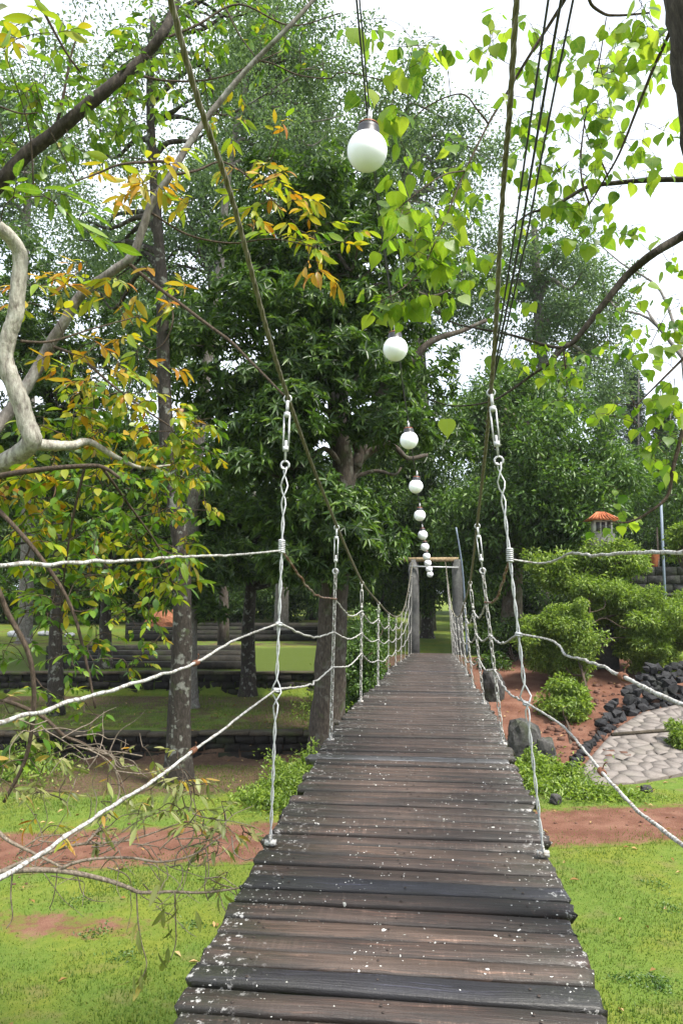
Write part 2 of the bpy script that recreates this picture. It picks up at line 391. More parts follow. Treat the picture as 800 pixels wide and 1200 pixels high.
M['post'] = stone_mat('post', (.05, .05, .05), (.10, .10, .097), (.17, .17, .163), .15, 6)
M['pale_stone'] = stone_mat('pale_stone', (.35, .34, .34), (.5, .5, .5), (.65, .65, .66), 0)
M['beam'] = bark_mat('beam', (.16, .11, .06), (.32, .24, .14), (.45, .36, .22), 6)
t = NT('terracotta'); n = t.noise(t.pos(), 8, 4); t.base(t.ramp(n, [(.3, (.30, .09, .04)), (.7, (.48, .17, .08))]), .8, .2); M['terracotta'] = t.m
t = NT('plaster'); n = t.noise(t.pos(), 5, 4); t.base(t.ramp(n, [(.3, (.4, .39, .36)), (.7, (.55, .54, .5))]), .8, .2); M['plaster'] = t.m
t = NT('soil'); n = t.noise(t.pos(), 5, 6, .7); t.bump(n, .9, .08); t.base(t.ramp(n, [(.3, (.14, .055, .03)), (.6, (.24, .10, .055)), (.8, (.32, .15, .09))]), .95, .1); M['soil'] = t.m
M['rubble'] = stone_mat('rubble', (.04, .022, .016), (.10, .05, .034), (.19, .11, .08), 0, 8)
t = NT('blue_pole'); t.base((.16, .20, .26), .5, .4); M['blue_pole'] = t.m

# ------------------------------------------------------------------ ground
CY, SY = math.cos(YAW), math.sin(YAW)
def depth(x, y): return CY * y - SY * (x - EYE[0])
WALL1, WALL2 = 16.25, 22.2
def gz(x, y):
    x = np.asarray(x, float); y = np.asarray(y, float); d = depth(x, y)
    left = .5 * sstep(WALL1, WALL1 + .16, d) + .6 * sstep(WALL2, WALL2 + .16, d) + .3 * sstep(22.6, 28, d) + .35 * sstep(30, 36.5, d) + .012 * np.clip(d - 38, 0, 60)
    right = 1.45 * np.clip((y - 14.6) / 9.2, 0, 1) + .012 * np.clip(y - 26, 0, 60)
    w = sstep(-2.1, -.9, x)
    z = left * (1 - w) + right * w
    z = z + .10 * (fbm(x * .35, y * .35) - .5) + .035 * (fbm(x * 1.7 + 5, y * 1.7) - .5)
    z = z - 1.2 * sstep(6, 1, y) * 0
    return z
def G(px, py, dz=0.0):
    """where the view ray through a point of the photograph meets the ground"""
    r = ray(px, py); s = np.arange(2, 120, .02)[:, None]; p = EYE + s * r
    h = p[:, 2] - gz(p[:, 0], p[:, 1]) - dz; k = np.argmax(h < 0)
    return p[k] if h[k] < 0 else p[-1]
def on(x, y): return np.array([x, y, float(gz(x, y))])

def path_mid(x): return 11.55 + .25 * x - .012 * np.clip(x + 2, -20, 0) ** 2
def axis(lo, hi, step, far, k=1.28):
    a = list(np.arange(lo, hi + 1e-6, step)); s = step
    v = a[-1]; 
    while v < far: s *= k; v += s; a.append(v)
    v = a[0]; s = step
    b = []
    while v > -far: s *= k; v -= s; b.append(v)
    return np.array(b[::-1] + a)
gx, gy = axis(-13, 9, .16, 200), axis(2, 40, .16, 200)
X, Y = np.meshgrid(gx, gy)
Z = gz(X, Y)
nx, ny = len(gx), len(gy)
idx = np.arange(nx * ny).reshape(ny, nx)
Q = np.stack([idx[:-1, :-1], idx[:-1, 1:], idx[1:, 1:], idx[1:, :-1]], -1).reshape(-1, 4)
gme = new_mesh('ground', np.stack([X, Y, Z], -1).reshape(-1, 3), [Q], [M['ground']], True)
D = depth(X, Y)
def blob(cx, cy, rx, ry): return np.exp(-(((X - cx) / rx) ** 2 + ((Y - cy) / ry) ** 2))
soil = np.clip(.62 - np.abs(Y - path_mid(X)) / 1.9, 0, .62) * 1.5
p = G(90, 1085); soil = np.maximum(soil, .60 * blob(p[0] - .2, p[1], 1.7, .5))
for q, s in (((300, 1100), .35), ((200, 1130), .3), ((740, 1150), .28), ((60, 1150), .25)):
    p = G(*q); soil = np.maximum(soil, s * blob(p[0], p[1], .7, .3))
bank = sstep(.4, 1.3, X) * sstep(14.9, 16.0, Y) * sstep(24.5, 23.0, Y) * sstep(8.5, 7.0, X)
soil = np.maximum(soil, bank)
litter = sstep(-1.0, -1.8, X) * (sstep(12.9, 14.0, D) * sstep(WALL1 + .4, WALL1, D) * .74 + sstep(WALL1, WALL1 + .2, D) * sstep(WALL2, WALL2 - .6, D) * (.46 + .35 * np.exp(-((D - 21.3) / 1.1) ** 2) + .45 * np.exp(-((X + 2.6) / 1.2) ** 2)))
litter = np.maximum(litter, sstep(-1.2, -2.2, X) * sstep(WALL2, WALL2 + .4, D) * sstep(60, 44, D) * (.34 + .16 * np.exp(-((D - 29.5) / 1.5) ** 2)))
litter = np.maximum(litter, sstep(-2.5, -1.2, X) * sstep(1.8, .6, X) * sstep(14.5, 16, Y) * sstep(26, 24, Y) * .7)
moss = sstep(-2.0, -3.0, X) * (sstep(22.3, 22.7, D) * sstep(29, 27, D) * .75)
col = np.stack([soil, litter, moss, np.ones_like(soil)], -1).reshape(-1, 4).astype(np.float32)
ca = gme.color_attributes.new('cover', 'FLOAT_COLOR', 'POINT'); ca.data.foreach_set('color', col.ravel())
kind(link('ground', gme), 'structure')
# the red dirt path: its own ribbon 4 mm above the lawn
pxs = np.arange(-14, 12, .14); us = np.linspace(-1, 1, 15)
PXg, Ug = np.meshgrid(pxs, us)
half = .92 + .22 * (fbm(PXg * .9, Ug * 0 + 3.3) - .5) + .1 * np.sign(Ug) * (fbm(PXg * 1.9, np.sign(Ug) * 9.0) - .5)
PYg = path_mid(PXg) + Ug * half
pm = new_mesh('dirt_path', np.stack([PXg, PYg, gz(PXg, PYg) + .004 + .0 * PXg], -1).reshape(-1, 3),
              [np.stack([a, b, c, d], -1).reshape(-1, 4) for a, b, c, d in [(lambda i: (i[:-1, :-1], i[:-1, 1:], i[1:, 1:], i[1:, :-1]))(np.arange(PXg.size).reshape(PXg.shape))]], [M['ground']], True)
pc = np.zeros((PXg.size, 4), np.float32); pc[:, 0] = (.35 + 1.0 * np.clip(1.05 - np.abs(Ug), 0, .65)).ravel(); pc[:, 3] = 1
pm.color_attributes.new('cover', 'FLOAT_COLOR', 'POINT').data.foreach_set('color', pc.ravel())
kind(link('dirt_path', pm), 'structure')

# ------------------------------------------------------------------ leaf tools
def kites(p, d, nrm, L, W, fold=.25, droop=.12):
    """N folded leaves: 5 vertices and 4 triangles each"""
    p, d = np.asarray(p), unit(d); s = unit(np.cross(d, nrm)); n = np.cross(s, d)
    L = np.broadcast_to(L, (len(p),))[:, None]; W = np.broadcast_to(W, (len(p),))[:, None]
    mid = p + d * L * .5 + n * L * droop * .4
    v = np.stack([p, mid + s * W * .5 + n * W * fold, p + d * L - n * L * droop, mid - s * W * .5 + n * W * fold], 1)
    k = np.arange(len(p))[:, None] * 4
    T = np.concatenate([k + [0, 1, 2], k + [0, 2, 3]])
    return v.reshape(-1, 3), T
def rand_dirs(n):
    return unit(rng.normal(size=(n, 3)))

def clump_leaves(centres, rads, n_each, L, style='scatter', wl=.36, flat=.75, up=.35):
    """leaves around clump centres; rosette = whorls of leaves at the twig tips"""
    N = len(centres)
    if style == 'rosette':
        k = 8; m = max(1, n_each // k)
        c = np.repeat(centres, m, 0); r = np.repeat(rads, m)
        o = rand_dirs(len(c)); o[:, 2] = np.abs(o[:, 2]) * .9 - .35; o = unit(o)
        rad = r * (.55 + .5 * rng.random(len(c)))
        tip = c + o * rad[:, None] * [1, 1, flat]
        ax = unit(o + [0, 0, .55] + .35 * rng.normal(size=o.shape))
        a = unit(np.cross(ax, rand_dirs(len(ax)))); b = np.cross(ax, a)
        th = (np.arange(k) * 2.399)[None, :] + rng.random((len(c), 1)) * 6
        el = .15 + .55 * rng.random((len(c), k))
        d = (np.cos(th)[..., None] * a[:, None] + np.sin(th)[..., None] * b[:, None]) * np.cos(el)[..., None] + ax[:, None] * np.sin(el)[..., None]
        d = d.reshape(-1, 3); d[:, 2] -= .22
        pp = np.repeat(tip, k, 0) - np.repeat(ax, k, 0) * (rng.random((len(d), 1)) * .06)
        nn = np.repeat(ax, k, 0) + .25 * rng.normal(size=d.shape)
        return kites(pp, d, nn, L * (.65 + .7 * rng.random(len(d))), L * wl * (.8 + .4 * rng.random(len(d))), .2, .16)
    c = np.repeat(centres, n_each, 0); r = np.repeat(rads, n_each)
    o = rand_dirs(len(c)); rad = r * rng.random(len(c)) ** .45
    pp = c + o * rad[:, None] * [1, 1, flat]
    d = unit(o * .7 + rand_dirs(len(c)) * .8 + [0, 0, -.25])
    nn = unit(rand_dirs(len(c)) * .8 + o * up + [0, 0, .8])
    return kites(pp, d, nn, L * (.6 + .8 * rng.random(len(c))), L * wl * (.8 + .4 * rng.random(len(c))))

def trunk_tube(mb, pts, r0, r1, n=10, rough=.14, flare=0.0, sub=5):
    q = smooth_pts(pts, sub); t = np.linspace(0, 1, len(q))
    r = r0 + (r1 - r0) * t
    if flare: r = r * (1 + flare * np.exp(-t * 14))
    mb.tube(q, r, n, True, rough); return q, r

def make_tree(label, base, pts, r0, r1, crown, n_clump, leaf, mat, bark, group=None, name='tree', crown_r=None, clump=.7, n_leaf=300,
              style='scatter', wl=.36, holes=.0, limbs=14, limb_r=.35, extra_limbs=(), cull=None, flare=.5, cat='tree'):
    """trunk along pts, limbs reaching to leaf clumps spread through an uneven envelope (a list of ellipsoids)"""
    root = thing(name, label, cat, tuple(base), group)
    tm = MB(); q, r = trunk_tube(tm, pts, r0, r1, 12, .14, flare)
    tm.build('trunk', M[bark], root, True)
    cs, rs = [], []
    for (c, rad, w) in crown:
        m = int(n_clump * w); c, rad = np.asarray(c, float), np.asarray(rad, float)
        o = rand_dirs(m * 3); o = c + o * (rng.random((m * 3, 1)) ** .42) * rad
        keep = vnoise(o[:, 0] * 1.1 + 31 + c[1], o[:, 2] * 1.1 + o[:, 1] * .7 + 17) > holes
        o = o[keep][:m]; cs.append(o); rs.append(clump * (.65 + .7 * rng.random(len(o))))
    cs, rs = np.concatenate(cs), np.concatenate(rs)
    lm = MB(); ends = rng.permutation(len(cs))[:limbs]
    hi = q[int(len(q) * .45):]; rh = r[int(len(q) * .45):]
    for e in ends:
        T = cs[e]; cost = np.linalg.norm(hi - T, axis=1) + 2.0 * np.maximum(0, hi[:, 2] - T[2] + .4); k = int(np.argmin(cost)); A = hi[k]
        dv = T - A; m1 = A + dv * .35 + np.array([0, 0, .12 * np.linalg.norm(dv)]) + .1 * np.linalg.norm(dv) * rng.normal(size=3)
        m2 = A + dv * .7 + .08 * np.linalg.norm(dv) * rng.normal(size=3)
        qq = smooth_pts([A, m1, m2, T], 4); lm.tube(qq, np.linspace(min(rh[k] * .8, limb_r * r0), .012, len(qq)), 6, False, .15)
    for (pp, a, b) in extra_limbs:
        qq = smooth_pts(pp, 6); em = MB(); em.tube(qq, np.linspace(a, b, len(qq)), 8, True, .16); em.build('limb', M[bark], root, True)
    if lm.n: kind(lm.build('limbs', M[bark], root, True), 'stuff')
    V, T = clump_leaves(cs, rs, n_leaf, leaf, style, wl)
    link('crown', new_mesh('crown', V, [T], [M[mat]]), root)
    return root
def copy_tree(o, dx, rot=0, s=1.0, label=None):
    c = o.copy(); C.objects.link(c); c.location = dx; c.rotation_euler = (0, 0, rot); c.scale = (s, s, s * (.9 + .2 * random.random()))
    if label: c['label'] = label
    for ch in o.children:
        k = ch.copy(); C.objects.link(k); k.parent = c; k.matrix_parent_inverse = ch.matrix_parent_inverse.copy()
    return c

# ------------------------------------------------------------------ the bridge
bridge = thing('suspension_bridge', 'long hanging footbridge of dark wet planks with white chains and wires on both sides', 'bridge', (0, 0, 0))
KY = [-1, 0, 1.2, 2.47, 3.76, 5.2, 6.3, 8.31, 10.85, 14.48, 18.5, 21.5, 24.4]
KZ = [1.98, 2.05, 2.13, 2.22, 2.325, 2.39, 2.41, 2.345, 2.20, 2.075, 1.83, 1.66, 1.51]
_pc = smooth_pts(np.stack([KY, KZ], 1), 8)
def deck(y): return float(np.interp(y, _pc[:, 0], _pc[:, 1]))
PITCH_P = .113
def plank_mesh(k, mat):
    w, th, L = .5 * (PITCH_P - .008 - .010 * rng.random()), .0225, .645 + .012 * rng.random()
    pr = [(-w, -th * 2), (w, -th * 2), (w, -.006), (w - .006, 0), (-w + .006, 0), (-w, -.006)]
    xs = [-L, -L + .012, -L * .5, 0, L * .5, L - .012, L]; V = []
    for i, x in enumerate(xs):
        e = i in (0, 6)
        for (a, b) in pr:
            V.append((x + (.010 * rng.normal() if e else 0), a * (.93 if e else 1) + .0022 * rng.normal(), b - (.004 if e and b > -.01 else 0) + .0016 * rng.normal()))
    n = 6; T = []; Qs = []
    for i in range(6):
        for j in range(n): Qs.append((i * n + j, i * n + (j + 1) % n, (i + 1) * n + (j + 1) % n, (i + 1) * n + j))
    Qs = [q[::-1] for q in Qs]
    T = [(0, j, j + 1) for j in range(1, 5)] + [(36, 36 + j + 1, 36 + j) for j in range(1, 5)]
    mi = [0] * (len(T) + len(Qs)); T = list(T)
    for bx, by in ((-.50, .4), (-.47, -.3), (-.03, .3), (.0, -.35), (.44, .35), (.47, -.3)):
        if rng.random() < .75:
            k0 = len(V); cx, cy_ = bx + .012 * rng.normal(), by * w; r_ = .005 + .002 * rng.random()
            V += [(cx + r_ * math.cos(a), cy_ + r_ * math.sin(a), .0035) for a in np.arange(6) * 1.047] + [(cx, cy_, .0065)]
            T += [(k0 + j, k0 + (j + 1) % 6, k0 + 6) for j in range(6)]
    mi = [0] * 8 + [1] * (len(T) - 8) + [0] * len(Qs)
    return new_mesh('plank', V, [T, Qs], [M[mat], M['bolt']], False, mi)
pl_dark = [plank_mesh(k, 'plank') for k in range(9)]; pl_brown = [plank_mesh(k, 'plank_brown') for k in range(5)]
pl_blue = [plank_mesh(k, 'plank_blue') for k in range(2)]; pl_pale = [plank_mesh(0, 'plank_pale')]
y = -.9; n_p = 0
while y < 24.3:
    z0, z1 = deck(y - .05), deck(y + .05); sl = math.atan2(z1 - z0, .1)
    near = lambda t: abs(y - t) < PITCH_P / 2
    me = random.choice(pl_dark if random.random() < .58 else pl_brown)
    if near(3.24) or near(2.56) or near(9.3) or near(13.1): me = random.choice(pl_blue)
    if near(5.17) or near(16.2): me = pl_pale[0]
    R = Matrix.Rotation(random.gauss(0, .004), 4, 'Z') @ Matrix.Rotation(sl + random.gauss(0, .022), 4, 'X') @ Matrix.Rotation(random.gauss(0, .004), 4, 'Y')
    o = link('plank', me, bridge, Matrix.Translation((-.03 + random.gauss(0, .009), y, deck(y) + random.gauss(0, .0042))) @ R)
    if random.random() < .09: o.location.x += random.choice((-1, 1)) * .035
    y += PITCH_P; n_p += 1
for sx in (-.5, .44):
    mb = MB(); ys = np.linspace(-.9, 24.3, 60); mb.tube([(sx, v, deck(v) - .085) for v in ys], .035, 6); mb.build('stringer', M['cable_dark'], bridge, True)
# main cables
def xl(y): return float(np.interp(y, [0.8, 2.2, 3.6, 5.7, 8, 14, 24.3], [-.62, -.585, -.575, -.60, -.63, -.63, -.60]))
def xr(y): return float(np.interp(y, [0.8, 2.2, 3.6, 5.7, 8, 14, 24.3], [.38, .385, .395, .43, .47, .52, .42]))
def solve_y(px, py, xf):
    ys = np.linspace(.6, 8, 600); xs = np.array([P(px, py, v)[0] - xf(v) for v in ys]); return float(ys[np.argmin(np.abs(xs))])
yl = solve_y(200, 0, xl); zl = P(200, 0, yl)[2]; yl2 = solve_y(272, 235, xl); zl2 = P(272, 235, yl2)[2]
yr = 2.15; zr = P(605, 0, yr)[2]; zr2 = P(592, 230, 2.75)[2]
TAILY, TAILZ = [5.6, 7.9, 10.2, 12.4, 14.6, 16.8, 19, 21.2, 24.35], [3.975, 3.57, 3.32, 3.11, 2.98, 2.97, 3.18, 3.62, 4.34]
cl = np.array([(y, z) for y, z in zip([-1.3, .6, yl, yl2, 3.6] + TAILY, [8.0, zl + 1.15, zl, zl2, 4.43] + TAILZ)])
cr = np.array([(y, z) for y, z in zip([-1.3, .6, yr, 2.75, 3.6] + TAILY, [8.0, zr + 1.3, zr, zr2, 4.43] + TAILZ)])
clp, crp = smooth_pts(cl, 8), smooth_pts(cr, 8)
zcl = lambda y: float(np.interp(y, clp[:, 0], clp[:, 1])); zcr = lambda y: float(np.interp(y, crp[:, 0], crp[:, 1]))
def twist(mb, pts, r, strands=3, turns=12, n=5):
    pts = np.asarray(pts); m = len(pts); t = np.linspace(0, 1, m)
    tan = unit(np.gradient(pts, axis=0)); a = unit(np.cross(tan, [0.3, .9, .31])); b = np.cross(tan, a)
    for s in range(strands):
        ph = 2 * math.pi * (s / strands + turns * t)
        mb.tube(pts + (np.cos(ph)[:, None] * a + np.sin(ph)[:, None] * b) * r * .55, r * .55, n, True)
def dense(pts, step):
    pts = np.asarray(pts); s = np.concatenate([[0], np.cumsum(np.linalg.norm(np.diff(pts, axis=0), axis=1))])
    u = np.linspace(0, s[-1], max(2, int(s[-1] / step))); return np.stack([np.interp(u, s, pts[:, k]) for k in range(3)], 1)
for xf, pp in ((xl, clp), (xr, crp)):
    mb = MB(); q = dense([(xf(a), a, b) for a, b in pp], .04); twist(mb, q, .0105, 3, 22 * 6, 5)
    mb.build('main_cable', M['cable'], bridge, True)
# extra guy wires up to the near tower on the right
gw = [(642, 0, 1.95), (657, 0, 2.0), (671, 0, 2.02)]
for i, (a, b, yy) in enumerate(gw):
    end = P(a, b, yy); st = np.array([.395 + .006 * i, 3.58, 4.47]); mid = (end + st) / 2 + [0, 0, -.03 - .01 * i]
    far = end + (end - st) * 1.95
    mb = MB(); mb.tube(smooth_pts([st, mid, end, far], 8), .0036 + .0008 * (i % 2), 6); mb.build('guy_wire', M['cable_dark'], bridge, True)

def link_mesh(mb, c, ax, sd, L, W, r):
    """one elongated chain link in the plane of ax and sd"""
    a = np.linspace(0, 2 * math.pi, 11)[:-1]
    pts = [c + ax * (np.sign(math.sin(v)) * (L - W) + math.sin(v) * W) + sd * math.cos(v) * W for v in a]
    nrm = np.cross(ax, sd); V = []; n = 4
    for i, p in enumerate(pts):
        o = unit(p - c - ax * np.clip((p - c) @ ax, -(L - W), L - W))
        for j in range(n):
            an = j * math.pi / 2 + .78; V.append(p + o * r * math.cos(an) + nrm * r * math.sin(an))
    m = len(pts); Qs = [(i * n + j, i * n + (j + 1) % n, ((i + 1) % m) * n + (j + 1) % n, ((i + 1) % m) * n + j) for i in range(m) for j in range(n)]
    mb.add(V, Q=Qs)
def ring(mb, c, ax, R, r, n=10, m=4):
    ax = unit(ax); a = unit(np.cross(ax, [.31, .2, .93])); b = np.cross(ax, a); V = []
    for i in range(n):
        t_ = 2 * math.pi * i / n; o = a * math.cos(t_) + b * math.sin(t_)
        for j in range(m): an = 2 * math.pi * j / m; V.append(c + o * (R + r * math.cos(an)) + ax * r * math.sin(an))
    mb.add(V, Q=[(i * m + j, i * m + (j + 1) % m, ((i + 1) % n) * m + (j + 1) % m, ((i + 1) % n) * m + j) for i in range(n) for j in range(m)])

HY = [3.6, 5.65, 7.9, 10.2, 12.4, 14.6, 16.8, 19.0, 21.2, 23.3]
HG = {}
for side in (-1, 1):
    for i, hy in enumerate(HY):
        top = np.array([xl(hy) if side < 0 else xr(hy), hy, (zcl if side < 0 else zcr)(hy)])
        bot = np.array([-.645 if side < 0 else .585, hy + .02, deck(hy) + .01])
        if i == 0: bot[2] += .02
        HG[side, i] = (top, bot)
        dv = bot - top; L = np.linalg.norm(dv); ax = dv / L; sd = unit(np.cross(ax, [0, 1, 0])); sd2 = np.cross(ax, sd)
        tb = MB(); tl = min(.30, L * .26) if i < 3 else min(.24, L * .2)
        big = 1.0 if i < 2 else .9
        ring(tb, top + ax * .012, [0, 1, 0], .018, .005)
        tb.tube([top + ax * .02, top + ax * tl * .28], .008 * big, 6)
        tb.tube([top + ax * tl * .26, top + ax * tl * .34], .015 * big, 8); tb.tube([top + ax * tl * .82, top + ax * tl * .9], .015 * big, 8)
        for s in (-1, 1): tb.tube([top + ax * tl * .30 + sd * s * .013 * big, top + ax * tl * .86 + sd * s * .013 * big], .0045 * big, 6)
        tb.tube([top + ax * tl * .72, top + ax * tl * 1.05], .006 * big, 6)
        ring(tb, top + ax * (tl * 1.05 + .022), sd2, .020, .0055)
        a0 = top + ax * (tl * 1.05 + .03); hm = MB()
        if i == 0 or (side < 0 and i in (4, 7)) or (side > 0 and i == 5):
            q = dense([a0, bot], .03); wv = .0052 + .012 * np.exp(-((np.linspace(0, 1, len(q)) - .06) / .05) ** 2) + (.02 * np.exp(-((np.linspace(0, 1, len(q)) - .62) / .035) ** 2) if i == 0 else 0)
            t_ = np.linspace(0, 1, len(q)); ph = 2 * math.pi * 9 * t_
            for s in (0, math.pi):
                hm.tube(q + (np.cos(ph + s)[:, None] * sd + np.sin(ph + s)[:, None] * sd2) * wv[:, None], .0037, 6)
        else:
            ll = .032 if i < 3 else .036; n_l = int(np.linalg.norm(bot - a0) / (ll * 1.62)); wr = (.0055 if i < 3 else .0065)
            for k in range(n_l + 1):
                c = a0 + (bot - a0) * (k + .1) / (n_l + .2); th = (k % 2) * math.pi / 2 + .6
                link_mesh(hm, c, ax, sd * math.cos(th) + sd2 * math.sin(th), ll, .0115, wr * .85)
        h = hm.build('hanger', M['wire_white'] if i else M['galv'], bridge, True)
        tb.build('turnbuckle', M['galv'] if i < 2 else M['wire_white'], h, True)
        bk = MB(); bk.box(bot + [side * .0, 0, -.012], (.026, .016, .011)); ring(bk, bot + [0, 0, .004], [1, 0, 0], .016, .005); bk.build('bracket', M['wire_white'], h)
# side wires: three a side, tied to every hanger
def hp(side, i, py_or_f, isf=False):
    top, bot = HG[side, i]
    if isf: return bot + (top - bot) * py_or_f
    ts = np.linspace(0, 1, 400); pp = bot + (top - bot) * ts[:, None]; ys = np.array([proj(q)[1] for q in pp]); return pp[np.argmin(np.abs(ys - py_or_f))]
tieL = [(645, 702, 716), (730, 741, 742), (808, 782, 766)]
tieR = [(656, 706, 716), (743, 745, 743), (823, 785, 772)]
runL = [[(333, 645), (280, 650), (225, 652), (130, 658), (60, 660), (0, 663)], [(285, 746), (262, 757), (229, 777), (170, 797), (110, 815), (50, 832), (0, 847)], [(280, 840), (262, 855), (226, 880), (180, 915), (115, 955), (50, 1000), (0, 1028)]]
runR = [[(632, 660), (652, 656), (668, 648), (690, 651), (720, 649), (760, 647), (800, 648)], [(640, 749), (653, 755), (663, 768), (690, 775), (730, 793), (765, 811), (800, 826)], [(655, 848), (680, 874), (705, 905), (740, 944), (770, 968), (800, 991)]]
frac = (.80, .55, .30)
for side, ties, runs, xp in ((-1, tieL, runL, -.66), (1, tieR, runR, .60)):
    for k in range(3):
        near_pts = [PX(a, b, xp) for a, b in runs[k]]
        if side < 0 and k == 0: near_pts = near_pts[1:]
        h1 = hp(side, 0, ties[k][0]); ext = np.array([xp * 1.35, -1.25, near_pts[-1][2] + (.12, .05, .0)[k]])
        pts = [h1] + near_pts + [ext]
        q = dense(np.concatenate([smooth_pts(pts[:-1], 6), [ext]]), .02); jit = np.stack([np.array([mnoise.noise(Vector((v[1] * 9, k * 7 + side, s))) for v in q]) for s in (1, 2, 3)], 1) * .006
        jit *= np.minimum(1, np.linspace(0, 4, len(q)))[:, None]
        mb = MB(); mb.tube(q + jit, .0040 + .0014 * rng.random(len(q)), 6, True, .25); mb.build('side_wire', M['wire_white'], bridge, True)
        # onward over the other hangers
        mb = MB(); mr = MB(); prev = h1
        for i in range(1, len(HY)):
            cur = hp(side, i, ties[k][i]) if i < 3 else hp(side, i, frac[k], True)
            dy = np.linalg.norm(cur - prev); mid = (prev + cur) / 2 + [0, 0, -.03 * dy * (1.3 if k == 0 else .8)]
            q = dense(smooth_pts([prev, mid, cur], 8), .035)
            jit = np.stack([np.array([mnoise.noise(Vector((v[1] * 8, k * 5 + side * 3, s))) for v in q]) for s in (1, 2, 3)], 1) * .013
            jit *= np.sin(np.linspace(0, math.pi, len(q)))[:, None]
            (mr if i == 1 else mb).tube(q + jit, .0062, 5, True, .2); ring(mb if i > 1 else mr, cur, [0, 0, 1], .014, .006, 8); prev = cur
        mb.build('side_wire', M['wire_white'], bridge, True); mr.build('side_wire', M['wire_rusty'] if k == 0 else M['wire_white'], bridge, True)
        cm = MB()
        for j in range(7 if k == 0 else 2): ring(cm, h1 + [0, 0, -.008 + .009 * j], [.1, .05, 1], .013, .0055, 9)
        cm.build('wire_tie', M['galv'], bridge, True)
    for k in (1, 2):                               # rusty ties on the near run
        q = PX(*(runs[k][2] if side < 0 else (runs[k][4 if k == 1 else 2])), xp); cm = MB()
        for j in range(4): ring(cm, q + np.array([0, -.012 + .011 * j, 0]), [.2, 1, -.2], .0075, .0035, 8)
        cm.tube(smooth_pts([q, q + [.008, .01, .02], q + [.012, -.01, .03]], 3), .002, 4); cm.build('wire_tie', M['rust'], bridge, True)
# far gate of two posts and a beam, near tower out of frame behind the photographer's shoulders
for px0, px1 in ((478, 490), (529, 541)):
    a, b = P(px0, 660, 24.45), P(px1, 660, 24.45); mb = MB(); cx = (a[0] + b[0]) / 2
    mb.tube([(cx, 24.5, .9), (cx, 24.5, 2.2), (cx + .01, 24.5, 3.4), (cx, 24.5, 4.42)], [.19, .17, .165, .16], 12, True, .06); mb.build('gate_post', M['post'], bridge, True)
a, b = P(473, 658, 24.45), P(537, 658, 24.45); mb = MB(); mb.box(((a[0] + b[0]) / 2, 24.48, a[2] + .06), ((b[0] - a[0]) / 2, .12, .065)); mb.build('gate_beam', M['beam'], bridge)
mb = MB(); mb.tube([(a[0] + .2, 24.3, a[2] - .16), (b[0] - .0, 24.3, a[2] - .2)], .025, 6); mb.build('gate_rail', M['galv'], bridge)
for sx in (-1.0, .98):
    mb = MB(); mb.tube([(sx, -1.3, -.1), (sx, -1.3, 3), (sx, -1.3, 8.1)], [.17, .15, .14], 12, True, .06); mb.build('tower_post', M['post'], bridge, True)
mb = MB(); mb.box((0, -1.3, 8.1), (1.3, .1, .09)); mb.build('tower_beam', M['beam'], bridge)

# ------------------------------------------------------------------ the string of globe lamps
GL = [(430, 177, 3.62), (463, 409, 6.05), (479, 516, 8.4), (487, 570, 10.75), (491.5, 604, 13.2), (495, 627, 15.6), (497.5, 641, 18.0), (499.5, 652, 20.0), (501, 660, 21.4), (502.5, 667, 22.8), (503.5, 673, 24.0)]
g_cap, g_glass = MB(), MB()
R0 = .1
g_glass.lathe([(R0 * math.sin(a), R0 * math.cos(a)) for a in np.linspace(.42, math.pi, 22)], n=28)
g_glass = g_glass.mesh('globe', M['globe'], True)
g_cap.lathe([(.001, .135), (.042, .133), (.052, .125), (.056, .112), (.058, .078), (.061, .074), (.061, .066), (.04, .066)], n=24); g_cap = g_cap.mesh('cap', M['black_rubber'], True)
rimb = MB(); rimb.lathe([(.044, .137), (.050, .131), (.050, .136), (.044, .141), (.036, .139)], n=24); rimb = rimb.mesh('cap_rim', M['copper'], True)
stem = MB(); stem.tube([(0, 0, .13), (0, 0, .22)], .007, 8); stem.tube([(.012, 0, .13), (.011, 0, .20)], .004, 6); stem = stem.mesh('stem', M['galv'], True)
order = ['largest white globe lamp hanging nearest, under the big heart shaped leaves', 'second white globe lamp along the string, below the light green leaf cluster', 'third white globe lamp along the string, before the dark tree limbs',
         'fourth white globe lamp along the string over the footbridge', 'fifth white globe lamp along the string over the footbridge', 'sixth white globe lamp along the string over the footbridge', 'seventh white globe lamp, just above the far gate beam',
         'eighth white globe lamp, level with the far gate beam', 'third from last small white globe lamp, just below the gate beam', 'second from last small white globe lamp in the far gate opening', 'last and lowest small white globe lamp in the far gate opening']
cord_pts = []
for i, (a, b, yy) in enumerate(GL):
    c = P(a, b, yy); g = thing('globe_lamp', order[i], 'lamp', tuple(c), 'white globe lamps strung above the footbridge')
    tilt = Matrix.Translation(c) @ Matrix.Rotation(random.gauss(0, .03), 4, 'X') @ Matrix.Rotation(random.gauss(0, .05), 4, 'Y')
    for nm, me in (('globe', g_glass), ('cap', g_cap), ('cap_rim', rimb), ('stem', stem)):
        o = link(nm, me, g, tilt)
    cord_pts.append(c)
lc = MB(); pts = [P(412, 0, 2.55) + [-.0, -.4, .35], P(413, 5, 2.55)]
tops = [c + np.array([0, 0, .21]) for c in cord_pts]
seq = [pts[0] + (pts[0] - tops[0]) * .3, pts[0], tops[0]]
lc.tube(smooth_pts(seq, 6), .0045, 6); lc.tube(smooth_pts([p_ + [.012, 0, .004] for p_ in seq], 6), .0035, 6)
